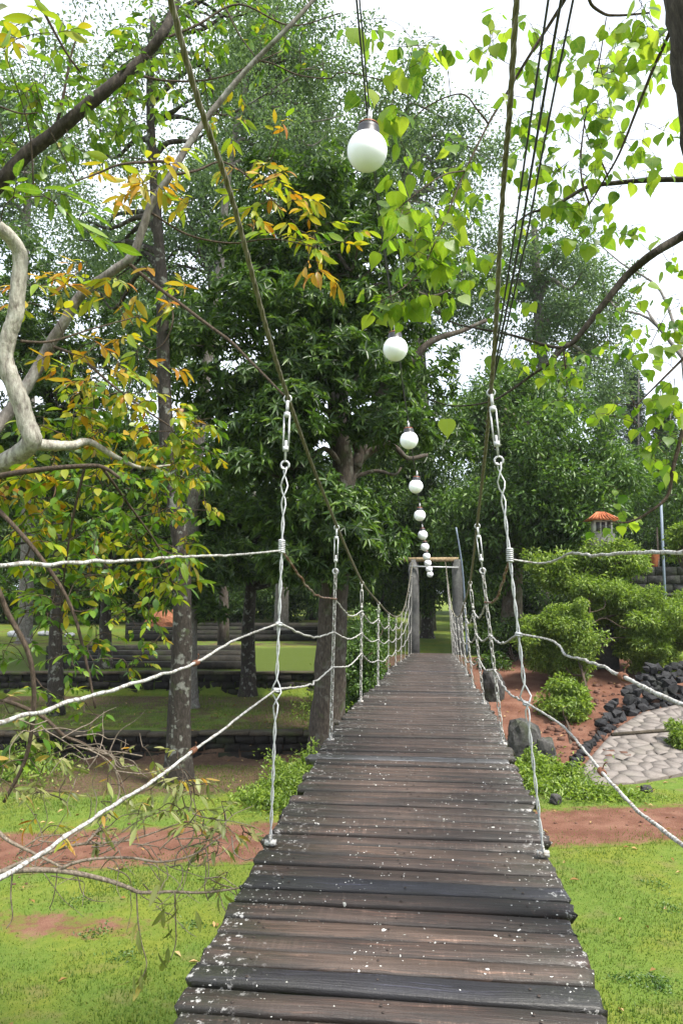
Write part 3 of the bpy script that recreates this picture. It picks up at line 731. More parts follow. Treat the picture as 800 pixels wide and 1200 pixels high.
for i in range(len(tops) - 1):
    a, b = cord_pts[i] + np.array([.015, .02, -.085]), tops[i + 1]
    st = tops[i]; mid = (st + b) / 2 + [.0, 0, -.10]
    lc.tube(smooth_pts([st, mid, b], 8), .0045, 5)
    lc.tube(smooth_pts([st + [.01, 0, 0], mid + [.012, 0, -.02], b], 8), .003, 5)
tag(lc.build('lamp_cord', M['cable_dark'], None, True), 'dark twin cord that carries the string of white globe lamps', 'cord')
# a leaning bluish pole beside the right gate post
a, b = P(545, 722, 23.6), P(534, 618, 23.2); a2 = on(float(a[0]) + .03, 23.7); mb = MB(); mb.tube(smooth_pts([a2, a, (a + b) / 2 + [.05, 0, .1], b], 5), .025, 7)
tag(mb.build('leaning_pole', M['blue_pole'], None, True), 'thin bluish pole leaning beside the right post of the far gate', 'pole')

# ------------------------------------------------------------------ retaining walls and steps on the left
def rock_mesh(k, mat, sub=2, squash=(1, 1, 1), amp=.28):
    import bmesh
    bm = bmesh.new(); bmesh.ops.create_icosphere(bm, subdivisions=sub, radius=1)
    for v in bm.verts:
        n = v.co.normalized(); f = 1 + amp * mnoise.noise(n * 1.3 + Vector((k * 7.7, 0, 0))) + amp * .5 * mnoise.noise(n * 3.1 + Vector((0, k * 5.1, 0)))
        q = n * f; m = max(abs(q.x), abs(q.y), abs(q.z)); q = q * (1 - .35 * (m - .62))       # push towards a blocky shape
        v.co = Vector((q.x * squash[0], q.y * squash[1], q.z * squash[2]))
    me = bpy.data.meshes.new('rock'); bm.to_mesh(me); bm.free(); me.materials.append(M[mat]); return me
def at_depth(px, dd):
    """ground plan point that stands at the picture column px at depth dd"""
    r = ray(px, 690); return (EYE + r * dd)[:2]
def wall(label, px0, px1, dd, z0, z1, seed, px_step):
    A, B = at_depth(px0, dd), at_depth(px1, dd); L = np.linalg.norm(B - A); u = (B - A) / L; nrm = np.array([u[1], -u[0]])
    root = thing('retaining_wall', label, 'wall', (*((A + B) / 2), z0))
    body = MB(); Rm = np.array([[u[0], nrm[0], 0], [u[1], nrm[1], 0], [0, 0, 1]])
    c = (A + B) / 2 - nrm * .14; body.box((c[0], c[1], (z0 + z1) / 2 - .05), (L / 2, .12, (z1 - z0) / 2 - .02), Rm); body.build('wall_core', M['wall_stone'], root)
    st = MB(); rows = max(2, int(round((z1 - z0) / .2))); hh = (z1 - z0 - .06) / rows
    base = np.array([[x, y_, z] for x in (-1, 1) for y_ in (-1, 1) for z in (-1, 1)], float)
    for r in range(rows):
        x = -.3 * rng.random()
        while x < L:
            w = .22 + .3 * rng.random(); V = base * [w / 2 - .012, .06, hh / 2 - .01]; V = V + rng.normal(size=V.shape) * .014
            cc = A + u * (x + w / 2) + nrm * (.02 * rng.normal() + .01); V = V @ Rm.T + [cc[0], cc[1], z0 + hh * (r + .5)]
            st.add(V, Q=[(0, 1, 3, 2), (4, 6, 7, 5), (0, 4, 5, 1), (2, 3, 7, 6), (0, 2, 6, 4), (1, 5, 7, 3)]); x += w
    kind(st.build('stones', M['wall_stone'], root), 'stuff')
    x = 0
    while x < L:
        w = .7 + .5 * rng.random(); cp = MB(); cc = A + u * (x + w / 2) - nrm * .06; V = base * [w / 2 - .006, .17, .035] + rng.normal(size=base.shape) * .008
        cp.add(V @ Rm.T + [cc[0], cc[1], z1 - .03 + .006 * rng.normal()], Q=[(0, 1, 3, 2), (4, 6, 7, 5), (0, 4, 5, 1), (2, 3, 7, 6), (0, 2, 6, 4), (1, 5, 7, 3)])
        cp.build('coping_stone', M['coping'], root); x += w
    return root
wall('low dark retaining wall with a mossy ledge, behind the lichen covered trunk', -190, 372, WALL1 - .02, -.02, .54, 1, 0)
wall('upper dark stone retaining wall below the garden steps', -190, 372, WALL2 - .02, .45, 1.14, 2, 0)
def steps(label, px0, px1, d0, d1, z0, z1, n):
    root = thing('garden_steps', label, 'steps', (*at_depth((px0 + px1) / 2, d0), z0))
    for k in range(n):
        f = (k + .5) / n; dd = d0 + (d1 - d0) * f; A, B = at_depth(px0, dd), at_depth(px1, dd); u = unit(B - A); nr = np.array([u[1], -u[0]])
        Rm = np.array([[u[0], nr[0], 0], [u[1], nr[1], 0], [0, 0, 1]]); c = (A + B) / 2; m = MB()
        m.box((c[0], c[1], z0 + (z1 - z0) * (k + 1) / n - .02), (np.linalg.norm(B - A) / 2, .22, .11), Rm); m.build('step', M['step_stone'], root)
    return root
steps('near flight of long dark stone steps above the retaining wall', 60, 291, 22.9, 27.2, 1.13, 1.46, 4)
steps('far flight of long dark stone steps at the back of the lawn', 150, 390, 30.3, 36, 1.47, 1.86, 4)

# ------------------------------------------------------------------ right bank: paving, rock wall, boulders
poly_px = [(667, 919), (700, 922), (745, 919), (790, 911), (840, 903), (900, 860), (880, 812), (800, 827), (752, 838), (722, 858), (697, 886)]
poly = np.array([G(a, b)[:2] for a, b in poly_px])
def hull2(p):
    p = sorted(map(tuple, p)); up_, lo_ = [], []
    for lst, seq_ in ((lo_, p), (up_, p[::-1])):
        for q in seq_:
            while len(lst) > 1 and (lst[-1][0] - lst[-2][0]) * (q[1] - lst[-2][1]) - (lst[-1][1] - lst[-2][1]) * (q[0] - lst[-2][0]) <= 0: lst.pop()
            lst.append(q)
    return np.array(lo_[:-1] + up_[:-1])
poly = hull2(poly)
def clip_half(pg, a, n):
    out = []
    for i in range(len(pg)):
        p_, q_ = pg[i], pg[(i + 1) % len(pg)]; dp, dq = (p_ - a) @ n, (q_ - a) @ n
        if dp <= 0: out.append(p_)
        if dp * dq < 0: out.append(p_ + (q_ - p_) * (dp / (dp - dq)))
    return out
def inside(pt, pg):
    c = False; j = len(pg) - 1
    for i in range(len(pg)):
        if (pg[i][1] > pt[1]) != (pg[j][1] > pt[1]) and pt[0] < (pg[j][0] - pg[i][0]) * (pt[1] - pg[i][1]) / (pg[j][1] - pg[i][1]) + pg[i][0]: c = not c
        j = i
    return c
lo, hi = poly.min(0), poly.max(0); seeds = []
for _ in range(9000):
    q = lo + (hi - lo) * rng.random(2)
    if inside(q, poly) and all(np.linalg.norm(q - s) > (.10 + .13 * vnoise(q[:1] * 3, q[1:] * 3)[0]) for s in seeds) and len(seeds) < 290 and rng.random() < .12: seeds.append(q)
_A = np.c_[np.ones(len(poly)), poly]; _co = np.linalg.lstsq(_A, gz(poly[:, 0], poly[:, 1]), rcond=None)[0]
def rz(q): return float(_co[0] + _co[1] * q[0] + _co[2] * q[1]) + .05
ramp = kind(bpy.data.objects.new('stone_ramp', None), 'structure'); C.objects.link(ramp); ramp.location = (*poly.mean(0), float(gz(*poly.mean(0))))
mm = MB(); ctr = poly.mean(0)
fine = []
for i in range(len(poly)):
    for t_ in np.linspace(0, 1, 5)[:-1]: fine.append(poly[i] * (1 - t_) + poly[(i + 1) % len(poly)] * t_)
fine = np.array(fine); nr_ = len(fine); Vs = []
for s in (1.0, .75, .5, .25): Vs += [(*(ctr + (q - ctr) * s), rz(ctr + (q - ctr) * s)) for q in fine]
Vs.append((*ctr, rz(ctr))); Vs += [(*q, float(gz(*q)) - .15) for q in fine]
Qs = [(r * nr_ + i, r * nr_ + (i + 1) % nr_, (r + 1) * nr_ + (i + 1) % nr_, (r + 1) * nr_ + i) for r in range(3) for i in range(nr_)]
o5 = 4 * nr_ + 1
Qs += [(o5 + i, o5 + (i + 1) % nr_, (i + 1) % nr_, i) for i in range(nr_)]
mm.add(Vs, T=[(3 * nr_ + i, 3 * nr_ + (i + 1) % nr_, 4 * nr_) for i in range(nr_)], Q=Qs); mm.build('mortar_bed', M['mortar'], ramp)
for s in seeds:
    pg = [np.array(q) for q in poly]
    if len(seeds) > 290 and False: break
    cell = [s + np.array(v) for v in ((-.7, -.7), (.7, -.7), (.7, .7), (-.7, .7))]
    for t_ in seeds:
        if t_ is not s and np.linalg.norm(t_ - s) < 1.2: cell = clip_half(cell, (s + t_) / 2, t_ - s)
        if not cell: break
    cell = [q for q in cell if True]
    if len(cell) < 3: continue
    for i_ in range(len(poly)):
        a_, b_ = poly[i_], poly[(i_ + 1) % len(poly)]; e_ = b_ - a_; cell = clip_half(cell, a_ - .0 * e_, np.array([e_[1], -e_[0]]))
        if len(cell) < 3: break
    if len(cell) < 3: continue
    cell = np.array(cell)
    c0 = cell.mean(0); dd_ = np.linalg.norm(cell - c0, axis=1, keepdims=True); cell = c0 + (cell - c0) * (1 - .0035 / np.maximum(dd_, .05))
    cell = cell + rng.normal(size=cell.shape) * .004
    n_ = len(cell); top_z = .005 + .005 * rng.random(); V = [(*q, rz(q) + top_z) for q in cell] + [(*q, rz(q) - .02) for q in (c0 + (cell - c0) * 1.004)] + [(*c0, rz(c0) + top_z)]
    me = new_mesh('paving_stone', V, [[(i, (i + 1) % n_, 2 * n_) for i in range(n_)], [(n_ + i, n_ + (i + 1) % n_, (i + 1) % n_, i) for i in range(n_)]], [M['paving']])
    link('paving_stone', me, ramp)
# kerb across the ramp
A, B = G(716, 866), G(790, 861); A[2] = rz(A) - .02; B[2] = rz(B) - .02; mb = MB(); mb.tube([A + [0, 0, .05], (A + B) / 2 + [0, 0, .055], B + [0, 0, .05], np.array([*(2 * B - A)[:2], rz(2 * B - A) + .03])], .045, 5, True, .3); mb.build('kerb', M['coping'], ramp)

def hull_rock(k, mat, n=16, squash=(1, 1, 1)):
    import bmesh
    bm = bmesh.new(); r_ = np.random.default_rng(100 + k)
    for p_ in r_.uniform(-1, 1, (n, 3)):
        m_ = np.abs(p_).max(); q_ = p_ / m_ * (.85 + .2 * r_.random()); nn_ = np.linalg.norm(q_); q_ = q_ * (.55 + .45 / nn_); bm.verts.new(q_ * squash)
    bmesh.ops.convex_hull(bm, input=bm.verts)
    for v in [v for v in bm.verts if not v.link_faces]: bm.verts.remove(v)
    me = bpy.data.meshes.new('rock'); bm.to_mesh(me); bm.free(); me.materials.append(M[mat]); return me
rocks = [hull_rock(k, 'black_rock') for k in range(9)]
rw = thing('rock_wall', 'black dry stone wall of stacked rocks along the back of the pale paved ramp', 'wall', tuple(G(750, 838)))
line = smooth_pts([G(668, 912), G(690, 884), G(714, 860), G(742, 838), G(770, 830), G(800, 826), G(860, 812), G(930, 800)], 8); line = dense(line, .05)
sl_ = np.concatenate([[0], np.cumsum(np.linalg.norm(np.diff(line, axis=0), axis=1))]); n_r = 0
hmax = lambda px: float(np.interp(px, [660, 700, 718, 745, 775, 830], [.06, .10, .2, .66, .95, .95]))
s = 0.0
for row in range(8):
    s = rng.random() * .1
    while s < sl_[-1] and n_r < 290:
        k = int(np.searchsorted(sl_, s)); k = min(k, len(line) - 1); b_ = line[k]; px = proj(b_)[0]; H = hmax(px); rr = (.085 + .075 * rng.random()) * (1 if px > 730 else .75)
        if row * .165 < H:
            back = np.array([-.02, .06 * row + .05, 0]) if px > 735 else np.array([-.05 * (row + 1) - .06, .03 * row, 0])
            q = b_ + back; Mx = Matrix.Translation((q[0], q[1], b_[2] + .06 + row * .16 + .02 * rng.normal())) @ Matrix.Rotation(rng.random() * 6, 4, 'Z') @ Matrix.Rotation(rng.normal() * .3, 4, 'X') @ Matrix.Diagonal((rr * (1 + .3 * rng.random()), rr, rr * .92, 1))
            link('rock', random.choice(rocks), rw, Mx); n_r += 1
        s += rr * 1.75
bl = [rock_mesh(20 + k, 'boulder', 3, amp=.42) for k in range(4)]
def boulder(label, px, py, w, h, k, grp='boulders'):
    b_ = G(px, py); d_ = proj(b_)[2]; W, H = w * d_ / F / 2, h * d_ / F
    o = bpy.data.objects.new('boulder', bl[k % 4]); C.objects.link(o); o.location = (b_[0], b_[1] + W * .5, b_[2] + H * .40); o.scale = (W, W * .9, H * .62); o.rotation_euler = (0, 0, k * 1.3)
    tag(o, label, 'boulder'); return o
boulder('tall dark boulder beside the bridge deck above the weeds', 616, 893, 44, 50, 0)
boulder('dark boulder at the foot of the red bank, touching the weeds', 640, 899, 30, 36, 1)
boulder('dark rounded boulder at the top of the bank against the bridge side', 577, 822, 30, 38, 2)
boulder('small brown stone in the grass beside the dirt path', 651, 943, 16, 12, 3)
boulder('grey pale topped stone in the dirt below the paved ramp', 758, 929, 18, 8, 1)
# rubble on the bank
rb = MB()
for _ in range(240):
    q = G(lerp(640, 735, rng.random()), lerp(800, 890, rng.random())); r_ = .02 + .05 * rng.random() ** 2
    V = np.array([[x, y_, z] for x in (-1, 1) for y_ in (-1, 1) for z in (-1, 1)]) * r_ * [1, .8, .7] + rng.normal(size=(8, 3)) * r_ * .2
    rb.add(V + q + [0, 0, r_ * .3], Q=[(0, 1, 3, 2), (4, 6, 7, 5), (0, 4, 5, 1), (2, 3, 7, 6), (0, 2, 6, 4), (1, 5, 7, 3)])
o = kind(rb.build('rubble', M['rubble']), 'stuff')
# far left: soil mound and pale stones
c = G(186, 741); mnd = rock_mesh(41, 'soil', 3, amp=.3); o = bpy.data.objects.new('soil_mound', mnd); C.objects.link(o); o.location = (c[0], c[1] + 1, c[2] + .25); o.scale = (1.2, 1.0, .8)
tag(o, 'heap of orange red soil beyond the terraces, behind the yellow leaves', 'mound')
for k, (px, py, w, h) in enumerate([(18, 746, 22, 8), (52, 745, 16, 6), (82, 747, 12, 5)]):
    b_ = G(px, py); d_ = proj(b_)[2]; o = bpy.data.objects.new('pale_stone', rock_mesh(50 + k, 'pale_stone', 2)); C.objects.link(o)
    o.location = (b_[0], b_[1], b_[2] + .1); o.scale = (w * d_ / F / 2, .3, h * d_ / F * .6)
    tag(o, ['leftmost of the three pale stones on the far terrace', 'middle of the three pale stones on the far terrace', 'rightmost and smallest of the three pale stones on the far terrace'][k], 'stone', 'pale stones on the far terrace')
# far right: stone pillar with tiled roof, wall, planter, poles
c = P(706, 690, 22.6); cz = float(gz(c[0], c[1]))
pv = thing('stone_lantern', 'grey stone pillar with a small orange tiled roof among the trees', 'pillar', (c[0], c[1], cz)); mb = MB()
zt = P(706, 626, 22.6)[2]; mb.box((c[0], c[1], (cz + zt) / 2), (.315, .28, (zt - cz) / 2)); mb.build('pillar_shaft', M['post'], pv)
mb = MB(); z2 = P(706, 610, 22.6)[2]; mb.box((c[0] + .02, c[1], (zt + z2) / 2), (.25, .23, (z2 - zt) / 2 - .01)); mb.build('lamp_housing', M['plaster'], pv)
for sx in (-.15, .0, .15):
    mb = MB(); mb.box((c[0] + .02 + sx, c[1] - .232, (zt + z2) / 2), (.05, .02, (z2 - zt) / 2 - .06)); mb.build('opening', M['black_rubber'], pv)  # solid black panel, the shade inside each opening put into its colour
mb = MB(); rx = .45; zr_ = P(706, 601, 22.6)[2]; mb.add([(c[0] - rx, c[1] - .4, z2), (c[0] + rx, c[1] - .4, z2), (c[0] + rx, c[1] + .4, z2), (c[0] - rx, c[1] + .4, z2), (c[0] - .11, c[1], zr_), (c[0] + .11, c[1], zr_)] , T=[(1, 2, 5), (3, 0, 4)], Q=[(0, 1, 5, 4), (2, 3, 4, 5), (3, 2, 1, 0)]); mb.build('roof', M['terracotta'], pv)
for k in range(9):
    mb = MB(); mb.tube([(c[0] - rx + .05 + k * .10, c[1] - .4, z2 + .02), (c[0] - .10 + k * .025, c[1] - .02, zr_ + .02)], .02, 5)
    mb.build('roof_tile', M['terracotta'], pv)
wl0, wl1 = P(745, 690, 30), P(900, 690, 30); fw = thing('stone_wall', 'dark block wall behind the light green bushes', 'wall', ((wl0[0] + wl1[0]) / 2, 30, 1.6))
zA, zB, zC = P(770, 716, 30)[2] - .6, P(770, 697, 30)[2], P(770, 664, 30)[2]
mb = MB(); mb.box(((wl0[0] + wl1[0]) / 2, 30.3, (zA + zC) / 2), ((wl1[0] - wl0[0]) / 2, .2, (zC - zA) / 2)); mb.build('wall_core', M['wall_stone'], fw)
for r in range(7):
    x = wl0[0] - .2 * (r % 2)
    while x < wl1[0]:
        w = .5 + .3 * rng.random(); hz = (zC - zA) / 7; mb = MB(); mb.box((x + w / 2, 30.08 + .015 * rng.normal(), zA + (r + .5) * hz), (w / 2 - .012, .05, hz / 2 - .012)); mb.build('stone_block', M['boulder'], fw); x += w
mb = MB(); mb.box(((wl0[0] + wl1[0]) / 2, 29.9, zB), ((wl1[0] - wl0[0]) / 2 + .05, .22, .04)); mb.build('ledge', M['post'], fw)
q = P(767, 664, 30.2); mb = MB(); mb.lathe([(.12, 0), (.15, .1), (.18, .45), (.18, .5), (.15, .5), (.14, .4)], (q[0], q[1], zC + .0), 14)
tag(mb.build('terracotta_pot', M['terracotta'], None, True), 'orange terracotta pot standing on the dark block wall', 'pot')
for k, (px, lb) in enumerate([(779, 'grey metal pole in front of the dark block wall'), (773, 'thin brownish pole just left of the grey metal pole')]):
    q = P(px, 712, 29.2 + .9 * k); mb = MB(); g_ = on(q[0], q[1]); mb.tube([g_, [q[0], q[1], P(px, 588 + 30 * k, q[1])[2]]], .05 - .015 * k, 8); tag(mb.build('metal_pole', M['blue_pole' if k == 0 else 'bark_brown'], None, True), lb, 'pole')
# ------------------------------------------------------------------ haze
hx0, hx1, hy0, hy1 = float(gx[0]) - 3, float(gx[-1]) + 3, float(gy[0]) - 3, float(gy[-1]) + 3
hm_ = MB(); hm_.box(((hx0 + hx1) / 2, (hy0 + hy1) / 2, 15.5), ((hx1 - hx0) / 2, (hy1 - hy0) / 2, 17.0))
hmat = bpy.data.materials.new('haze'); hmat.use_nodes = True; hn = hmat.node_tree.nodes; hn.remove(hn['Principled BSDF'])
pv_ = hn.new('ShaderNodeVolumePrincipled'); pv_.inputs['Color'].default_value = (.90, .95, 1, 1); pv_.inputs['Density'].default_value = HAZE
hmat.node_tree.links.new(pv_.outputs[0], hn['Material Output'].inputs['Volume'])
kind(hm_.build('haze', hmat), 'stuff')
# ------------------------------------------------------------------ trees
def PD(px, py, d): return EYE + ray(px, py) * d
def EL(px, py, d, rx, ry, rd, w): return (PD(px, py, d), (rx * d / F, rd, ry * d / F), w)
def stem_pts(px_list, d, ground=True):
    q = [PD(a, b, d) for a, b in px_list]
    if ground:
        g_ = on(q[0][0], q[0][1]) - [0, 0, .12]; q = [g_] + q[1:] if abs(g_[2] - q[0][2]) < .8 else [g_] + q
    return q
def tree_px(label, stem_px, d, w0, w1, crown, n_clump, **kw):
    q = stem_pts(stem_px, d); return make_tree(label, q[0], q, w0 * d / F / 2, w1 * d / F / 2, crown, n_clump, **kw)

limb = lambda pts, d, a, b: ([PD(x, y, d + dd) for x, y, dd in pts], a, b)
tree_px('big dark tree with twisting limbs, its thick grey trunk at the left deck edge',
        [(383, 886), (386, 800), (391, 700), (399, 610), (402, 550), (396, 495), (390, 440), (381, 385), (372, 320)], 15.9, 40, 10,
        [EL(300, 400, 15.6, 105, 110, 1.9, .24), EL(430, 350, 16.6, 115, 90, 2.0, .24), EL(360, 270, 16.4, 130, 60, 2.0, .18), EL(300, 540, 14.8, 75, 70, 1.2, .12), EL(485, 470, 17.6, 70, 110, 1.4, .12), EL(412, 628, 15.6, 42, 50, 1.1, .12), EL(370, 640, 14.8, 45, 50, .9, .09), EL(400, 430, 14.6, 60, 40, .7, .06), EL(388, 610, 14.4, 36, 40, .5, .05), EL(345, 490, 14.4, 50, 50, .7, .07), EL(455, 500, 14.8, 40, 28, .5, .04)],
        205, leaf=.19, mat='leaf_dark', bark='bark_mid', clump=.62, n_leaf=240, style='rosette', wl=.3, holes=.34, limbs=26, flare=.25, limb_r=.2,
        extra_limbs=[limb([(400, 600, 0), (412, 560, .1), (421, 535, .2), (410, 505, .1), (407, 480, 0), (400, 440, -.1)], 15.9, .12, .05),
                     limb([(416, 548, .1), (426, 520, .3), (436, 495, .4), (445, 470, .5), (452, 420, .6)], 15.9, .13, .05),
                     limb([(421, 540, .2), (437, 527, .3), (454, 520, .3), (466, 527, .2), (478, 537, .2), (500, 533, .5)], 15.9, .085, .04),
                     limb([(396, 495, 0), (384, 450, -.2), (378, 425, -.2), (368, 405, -.2)], 15.9, .09, .04),
                     limb([(440, 470, .3), (480, 425, .4), (505, 400, .5), (540, 388, .8), (570, 375, 1.0)], 16, .10, .04),
                     limb([(410, 560, 0), (440, 552, .2), (462, 556, .2), (470, 548, .3)], 16, .05, .02)])
tree_px('tall slim tree with a dark lichen covered trunk standing on the left lower terrace',
        [(210, 918), (210, 840), (214, 740), (212, 640), (200, 560), (192, 450), (190, 340), (182, 230), (176, 120), (180, 20)], 13.8, 27, 7,
        [EL(150, 120, 14.5, 130, 110, 2.2, .45), EL(260, 60, 14.2, 110, 90, 2.0, .35), EL(110, 300, 15, 90, 60, 1.6, .2)], 100,
        leaf=.085, mat='leaf_far_hazed', bark='bark_dark', clump=.55, n_leaf=150, wl=.45, holes=.46, limbs=22)
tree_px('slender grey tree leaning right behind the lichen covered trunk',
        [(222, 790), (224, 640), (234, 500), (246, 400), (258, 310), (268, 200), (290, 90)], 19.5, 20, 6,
        [EL(290, 150, 20, 90, 120, 2.0, .6), EL(360, 90, 20, 90, 90, 2, .4)], 85, leaf=.11, mat='leaf_far_hazed', bark='bark_grey', clump=.62, n_leaf=170, wl=.45, holes=.42, limbs=16)
tree_px('small dark tree with drooping whorled leaves behind the garden steps',
        [(291, 785), (291, 740), (294, 690), (297, 640), (296, 570)], 21.8, 20, 8,
        [EL(285, 610, 20.8, 75, 75, 1.5, .65), EL(240, 680, 19.5, 38, 42, .9, .2), EL(345, 660, 20.5, 40, 50, 1, .15)], 62, leaf=.22, mat='leaf_dark', bark='bark_dark', clump=.65, n_leaf=260, style='rosette', wl=.3, limbs=14)
tree_px('thin dark tree at the far left behind the yellow leaves, rising over the steps',
        [(66, 815), (66, 740), (69, 640), (64, 540), (55, 430)], 18.5, 17, 8,
        [EL(60, 400, 18.5, 110, 130, 2, .6), EL(30, 560, 18, 90, 80, 1.6, .4)], 110, leaf=.15, mat='leaf_dark', bark='bark_dark', clump=.7, n_leaf=260, style='rosette', wl=.34, holes=.4)
tree_px('dark stemmed tree beside the pale stones on the far terrace',
        [(124, 770), (124, 720), (127, 660), (130, 590)], 23, 15, 8, [EL(140, 560, 23, 110, 90, 2.2, 1)], 70, leaf=.15, mat='leaf_mid', bark='bark_dark', clump=.75, n_leaf=260, wl=.4, holes=.3)
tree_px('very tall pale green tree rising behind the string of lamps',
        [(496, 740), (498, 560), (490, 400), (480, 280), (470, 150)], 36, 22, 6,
        [EL(455, 160, 36, 75, 95, 4, .4), EL(530, 200, 37, 75, 75, 4, .25), EL(500, 320, 36, 95, 80, 4, .35)], 150, leaf=.20, mat='leaf_far_hazed', bark='bark_grey', clump=1.0, n_leaf=170, wl=.45, holes=.38, limbs=26)
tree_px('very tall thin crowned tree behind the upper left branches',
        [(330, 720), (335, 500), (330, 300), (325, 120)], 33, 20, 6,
        [EL(330, 130, 33, 90, 130, 4, .6), EL(390, 230, 33, 70, 80, 3, .4)], 150, leaf=.19, mat='leaf_far_hazed', bark='bark_grey', clump=.95, n_leaf=170, wl=.45, holes=.42, limbs=22)
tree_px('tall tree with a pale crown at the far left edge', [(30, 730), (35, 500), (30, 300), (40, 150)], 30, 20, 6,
        [EL(30, 180, 30, 90, 110, 3.5, 1)], 80, leaf=.17, mat='leaf_far_hazed', bark='bark_grey', clump=.95, n_leaf=170, wl=.45, holes=.42)
tree_px('broad mid green tree right of the bridge above the bushes',
        [(598, 770), (600, 700), (606, 620), (612, 560), (618, 500)], 26, 26, 10,
        [EL(650, 555, 25, 85, 85, 2.5, .40), EL(600, 500, 27, 75, 65, 2.2, .28), EL(560, 620, 26, 55, 65, 2, .17), EL(655, 625, 24, 30, 50, 1.6, .1)], 210,
        leaf=.20, mat='leaf_mid', bark='bark_brown', clump=.72, n_leaf=230, wl=.4, holes=.3, limbs=24)
tree_px('tall tree with hanging sprays behind the bright heart shaped leaves on the right', [(640, 700), (640, 500), (630, 360), (625, 260)], 34, 24, 7,
        [EL(610, 330, 34, 90, 80, 3.5, .5), EL(680, 420, 35, 60, 70, 3, .35), EL(640, 480, 33, 90, 60, 3, .15)], 130, leaf=.19, mat='leaf_far_hazed', bark='bark_grey', clump=.95, n_leaf=190, wl=.42, holes=.38)
tree_px('dark round tree just behind the far gate', [(500, 762), (500, 735), (503, 700), (505, 650)], 31, 18, 9,
        [EL(505, 640, 31, 75, 70, 2.5, .8), EL(440, 620, 29, 55, 90, 2, .45), EL(455, 535, 30, 60, 55, 2, .4)], 110, leaf=.19, mat='leaf_dark', bark='bark_dark', clump=.85, n_leaf=300, wl=.4)
# conifers in the far right gap
def conifer(label, px, d, ytop, ybase, wpx):
    q = [PD(px, 700, d), PD(px, ybase, d), PD(px + 2, ytop, d)]; g_ = on(q[0][0], q[0][1]); root = thing('pine_tree', label, 'tree', tuple(g_), 'thin pines in the gap at the far right')
    mb = MB(); mb.tube(smooth_pts([g_, q[1], q[2]], 6), np.linspace(.22, .03, 13), 8, True, .1); mb.build('trunk', M['bark_grey'], root, True)
    top, bot = q[2], q[1]; cs = []; m = 26; br = MB()
    for k in range(m):
        f = k / m; z = bot[2] + (top[2] - bot[2]) * f; R_ = wpx * d / F * (1 - f * .8) * (.6 + .5 * rng.random())
        for j in range(4):
            a = rng.random() * 6.28; e = np.array([q[1][0] + R_ * math.cos(a), q[1][1] + R_ * math.sin(a), z + .25 * R_]); c0 = np.array([q[1][0], q[1][1], z]); br.tube([c0, (c0 + e) / 2 + [0, 0, -.05], e], [.03, .02, .008], 4, False)
            for t_ in (.45, .75, 1.0): cs.append(c0 + (e - c0) * t_)
    kind(br.build('limbs', M['bark_grey'], root), 'stuff')
    cs = np.array(cs); V, T = clump_leaves(cs, np.full(len(cs), .42), 34, .36, 'scatter', .07, 1.1, .9); link('crown', new_mesh('crown', V, [T], [M['leaf_pine']]), root)
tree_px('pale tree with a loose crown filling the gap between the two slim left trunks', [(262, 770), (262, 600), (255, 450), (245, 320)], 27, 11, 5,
        [EL(235, 270, 27, 85, 95, 2.5, .55), EL(195, 410, 26, 70, 60, 2, .3), EL(130, 330, 27, 70, 70, 2.5, .3), EL(330, 330, 27, 60, 70, 2, .2)], 120, leaf=.17, mat='leaf_far_hazed', bark='bark_mid', clump=.8, n_leaf=190, wl=.45, holes=.36)
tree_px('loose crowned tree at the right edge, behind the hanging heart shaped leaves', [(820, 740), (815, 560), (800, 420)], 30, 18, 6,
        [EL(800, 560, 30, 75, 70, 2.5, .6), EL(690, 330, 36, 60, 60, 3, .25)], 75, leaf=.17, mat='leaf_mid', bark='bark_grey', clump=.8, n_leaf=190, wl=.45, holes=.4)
conifer('leftmost of the thin bluish pines in the far right gap', 716, 47, 448, 640, 24)
conifer('middle thin bluish pine in the far right gap', 746, 50, 425, 640, 24)
conifer('rightmost thin bluish pine, at the edge of the photo', 783, 46, 470, 640, 26)
# the wood behind: three trees, copied along a ragged row
protos = []
for k, mt in enumerate(('leaf_dark', 'leaf_dark', 'leaf_dark')):  # dark leaf colour throughout, painting in the deep shade of the wood
    b = np.array([0., 0., 0.]); hgt = 7.5 + k
    pts = [b, b + [.1, 0, 2], b + [.2 - .2 * k, 0, 4.2], b + [0, .1, hgt * .8]]
    protos.append(make_tree('leafy tree in the wood behind the lawns', b, pts, .24, .08, [(np.array([0, 0, hgt * .62]), (2.9, 2.6, hgt * .36), .65), (np.array([1.2, 0, hgt * .36]), (2.2, 2.2, 1.7), .35)], 105,
                            leaf=.21, mat=mt, bark='bark_dark', clump=.85, n_leaf=210, wl=.42, style='scatter', holes=.25, group='trees of the wood behind the lawns'))
row = [(-330, 40), (-250, 46), (-170, 38), (-90, 44), (-15, 41), (60, 47), (120, 40), (185, 46), (245, 41), (310, 47), (365, 42), (420, 50), (470, 55), (545, 52), (585, 44), (640, 42), (700, 48), (760, 44), (830, 40), (900, 46), (980, 42), (1060, 48), (380, 60), (280, 58), (180, 60), (640, 60), (480, 68), (720, 62), (80, 60), (-40, 58)]
for i, (px, d) in enumerate(row):
    xy = at_depth(px, d); o = protos[i % 3]; loc = (xy[0], xy[1], float(gz(*xy)) - .1)
    s = .95 + .3 * random.random()
    if i < 3:
        o.location = loc; o.scale = (s, s, s)
        for ch in o.children: ch.matrix_parent_inverse = Matrix.Identity(4)
    else: copy_tree(o, loc, random.random() * 6.28, s)
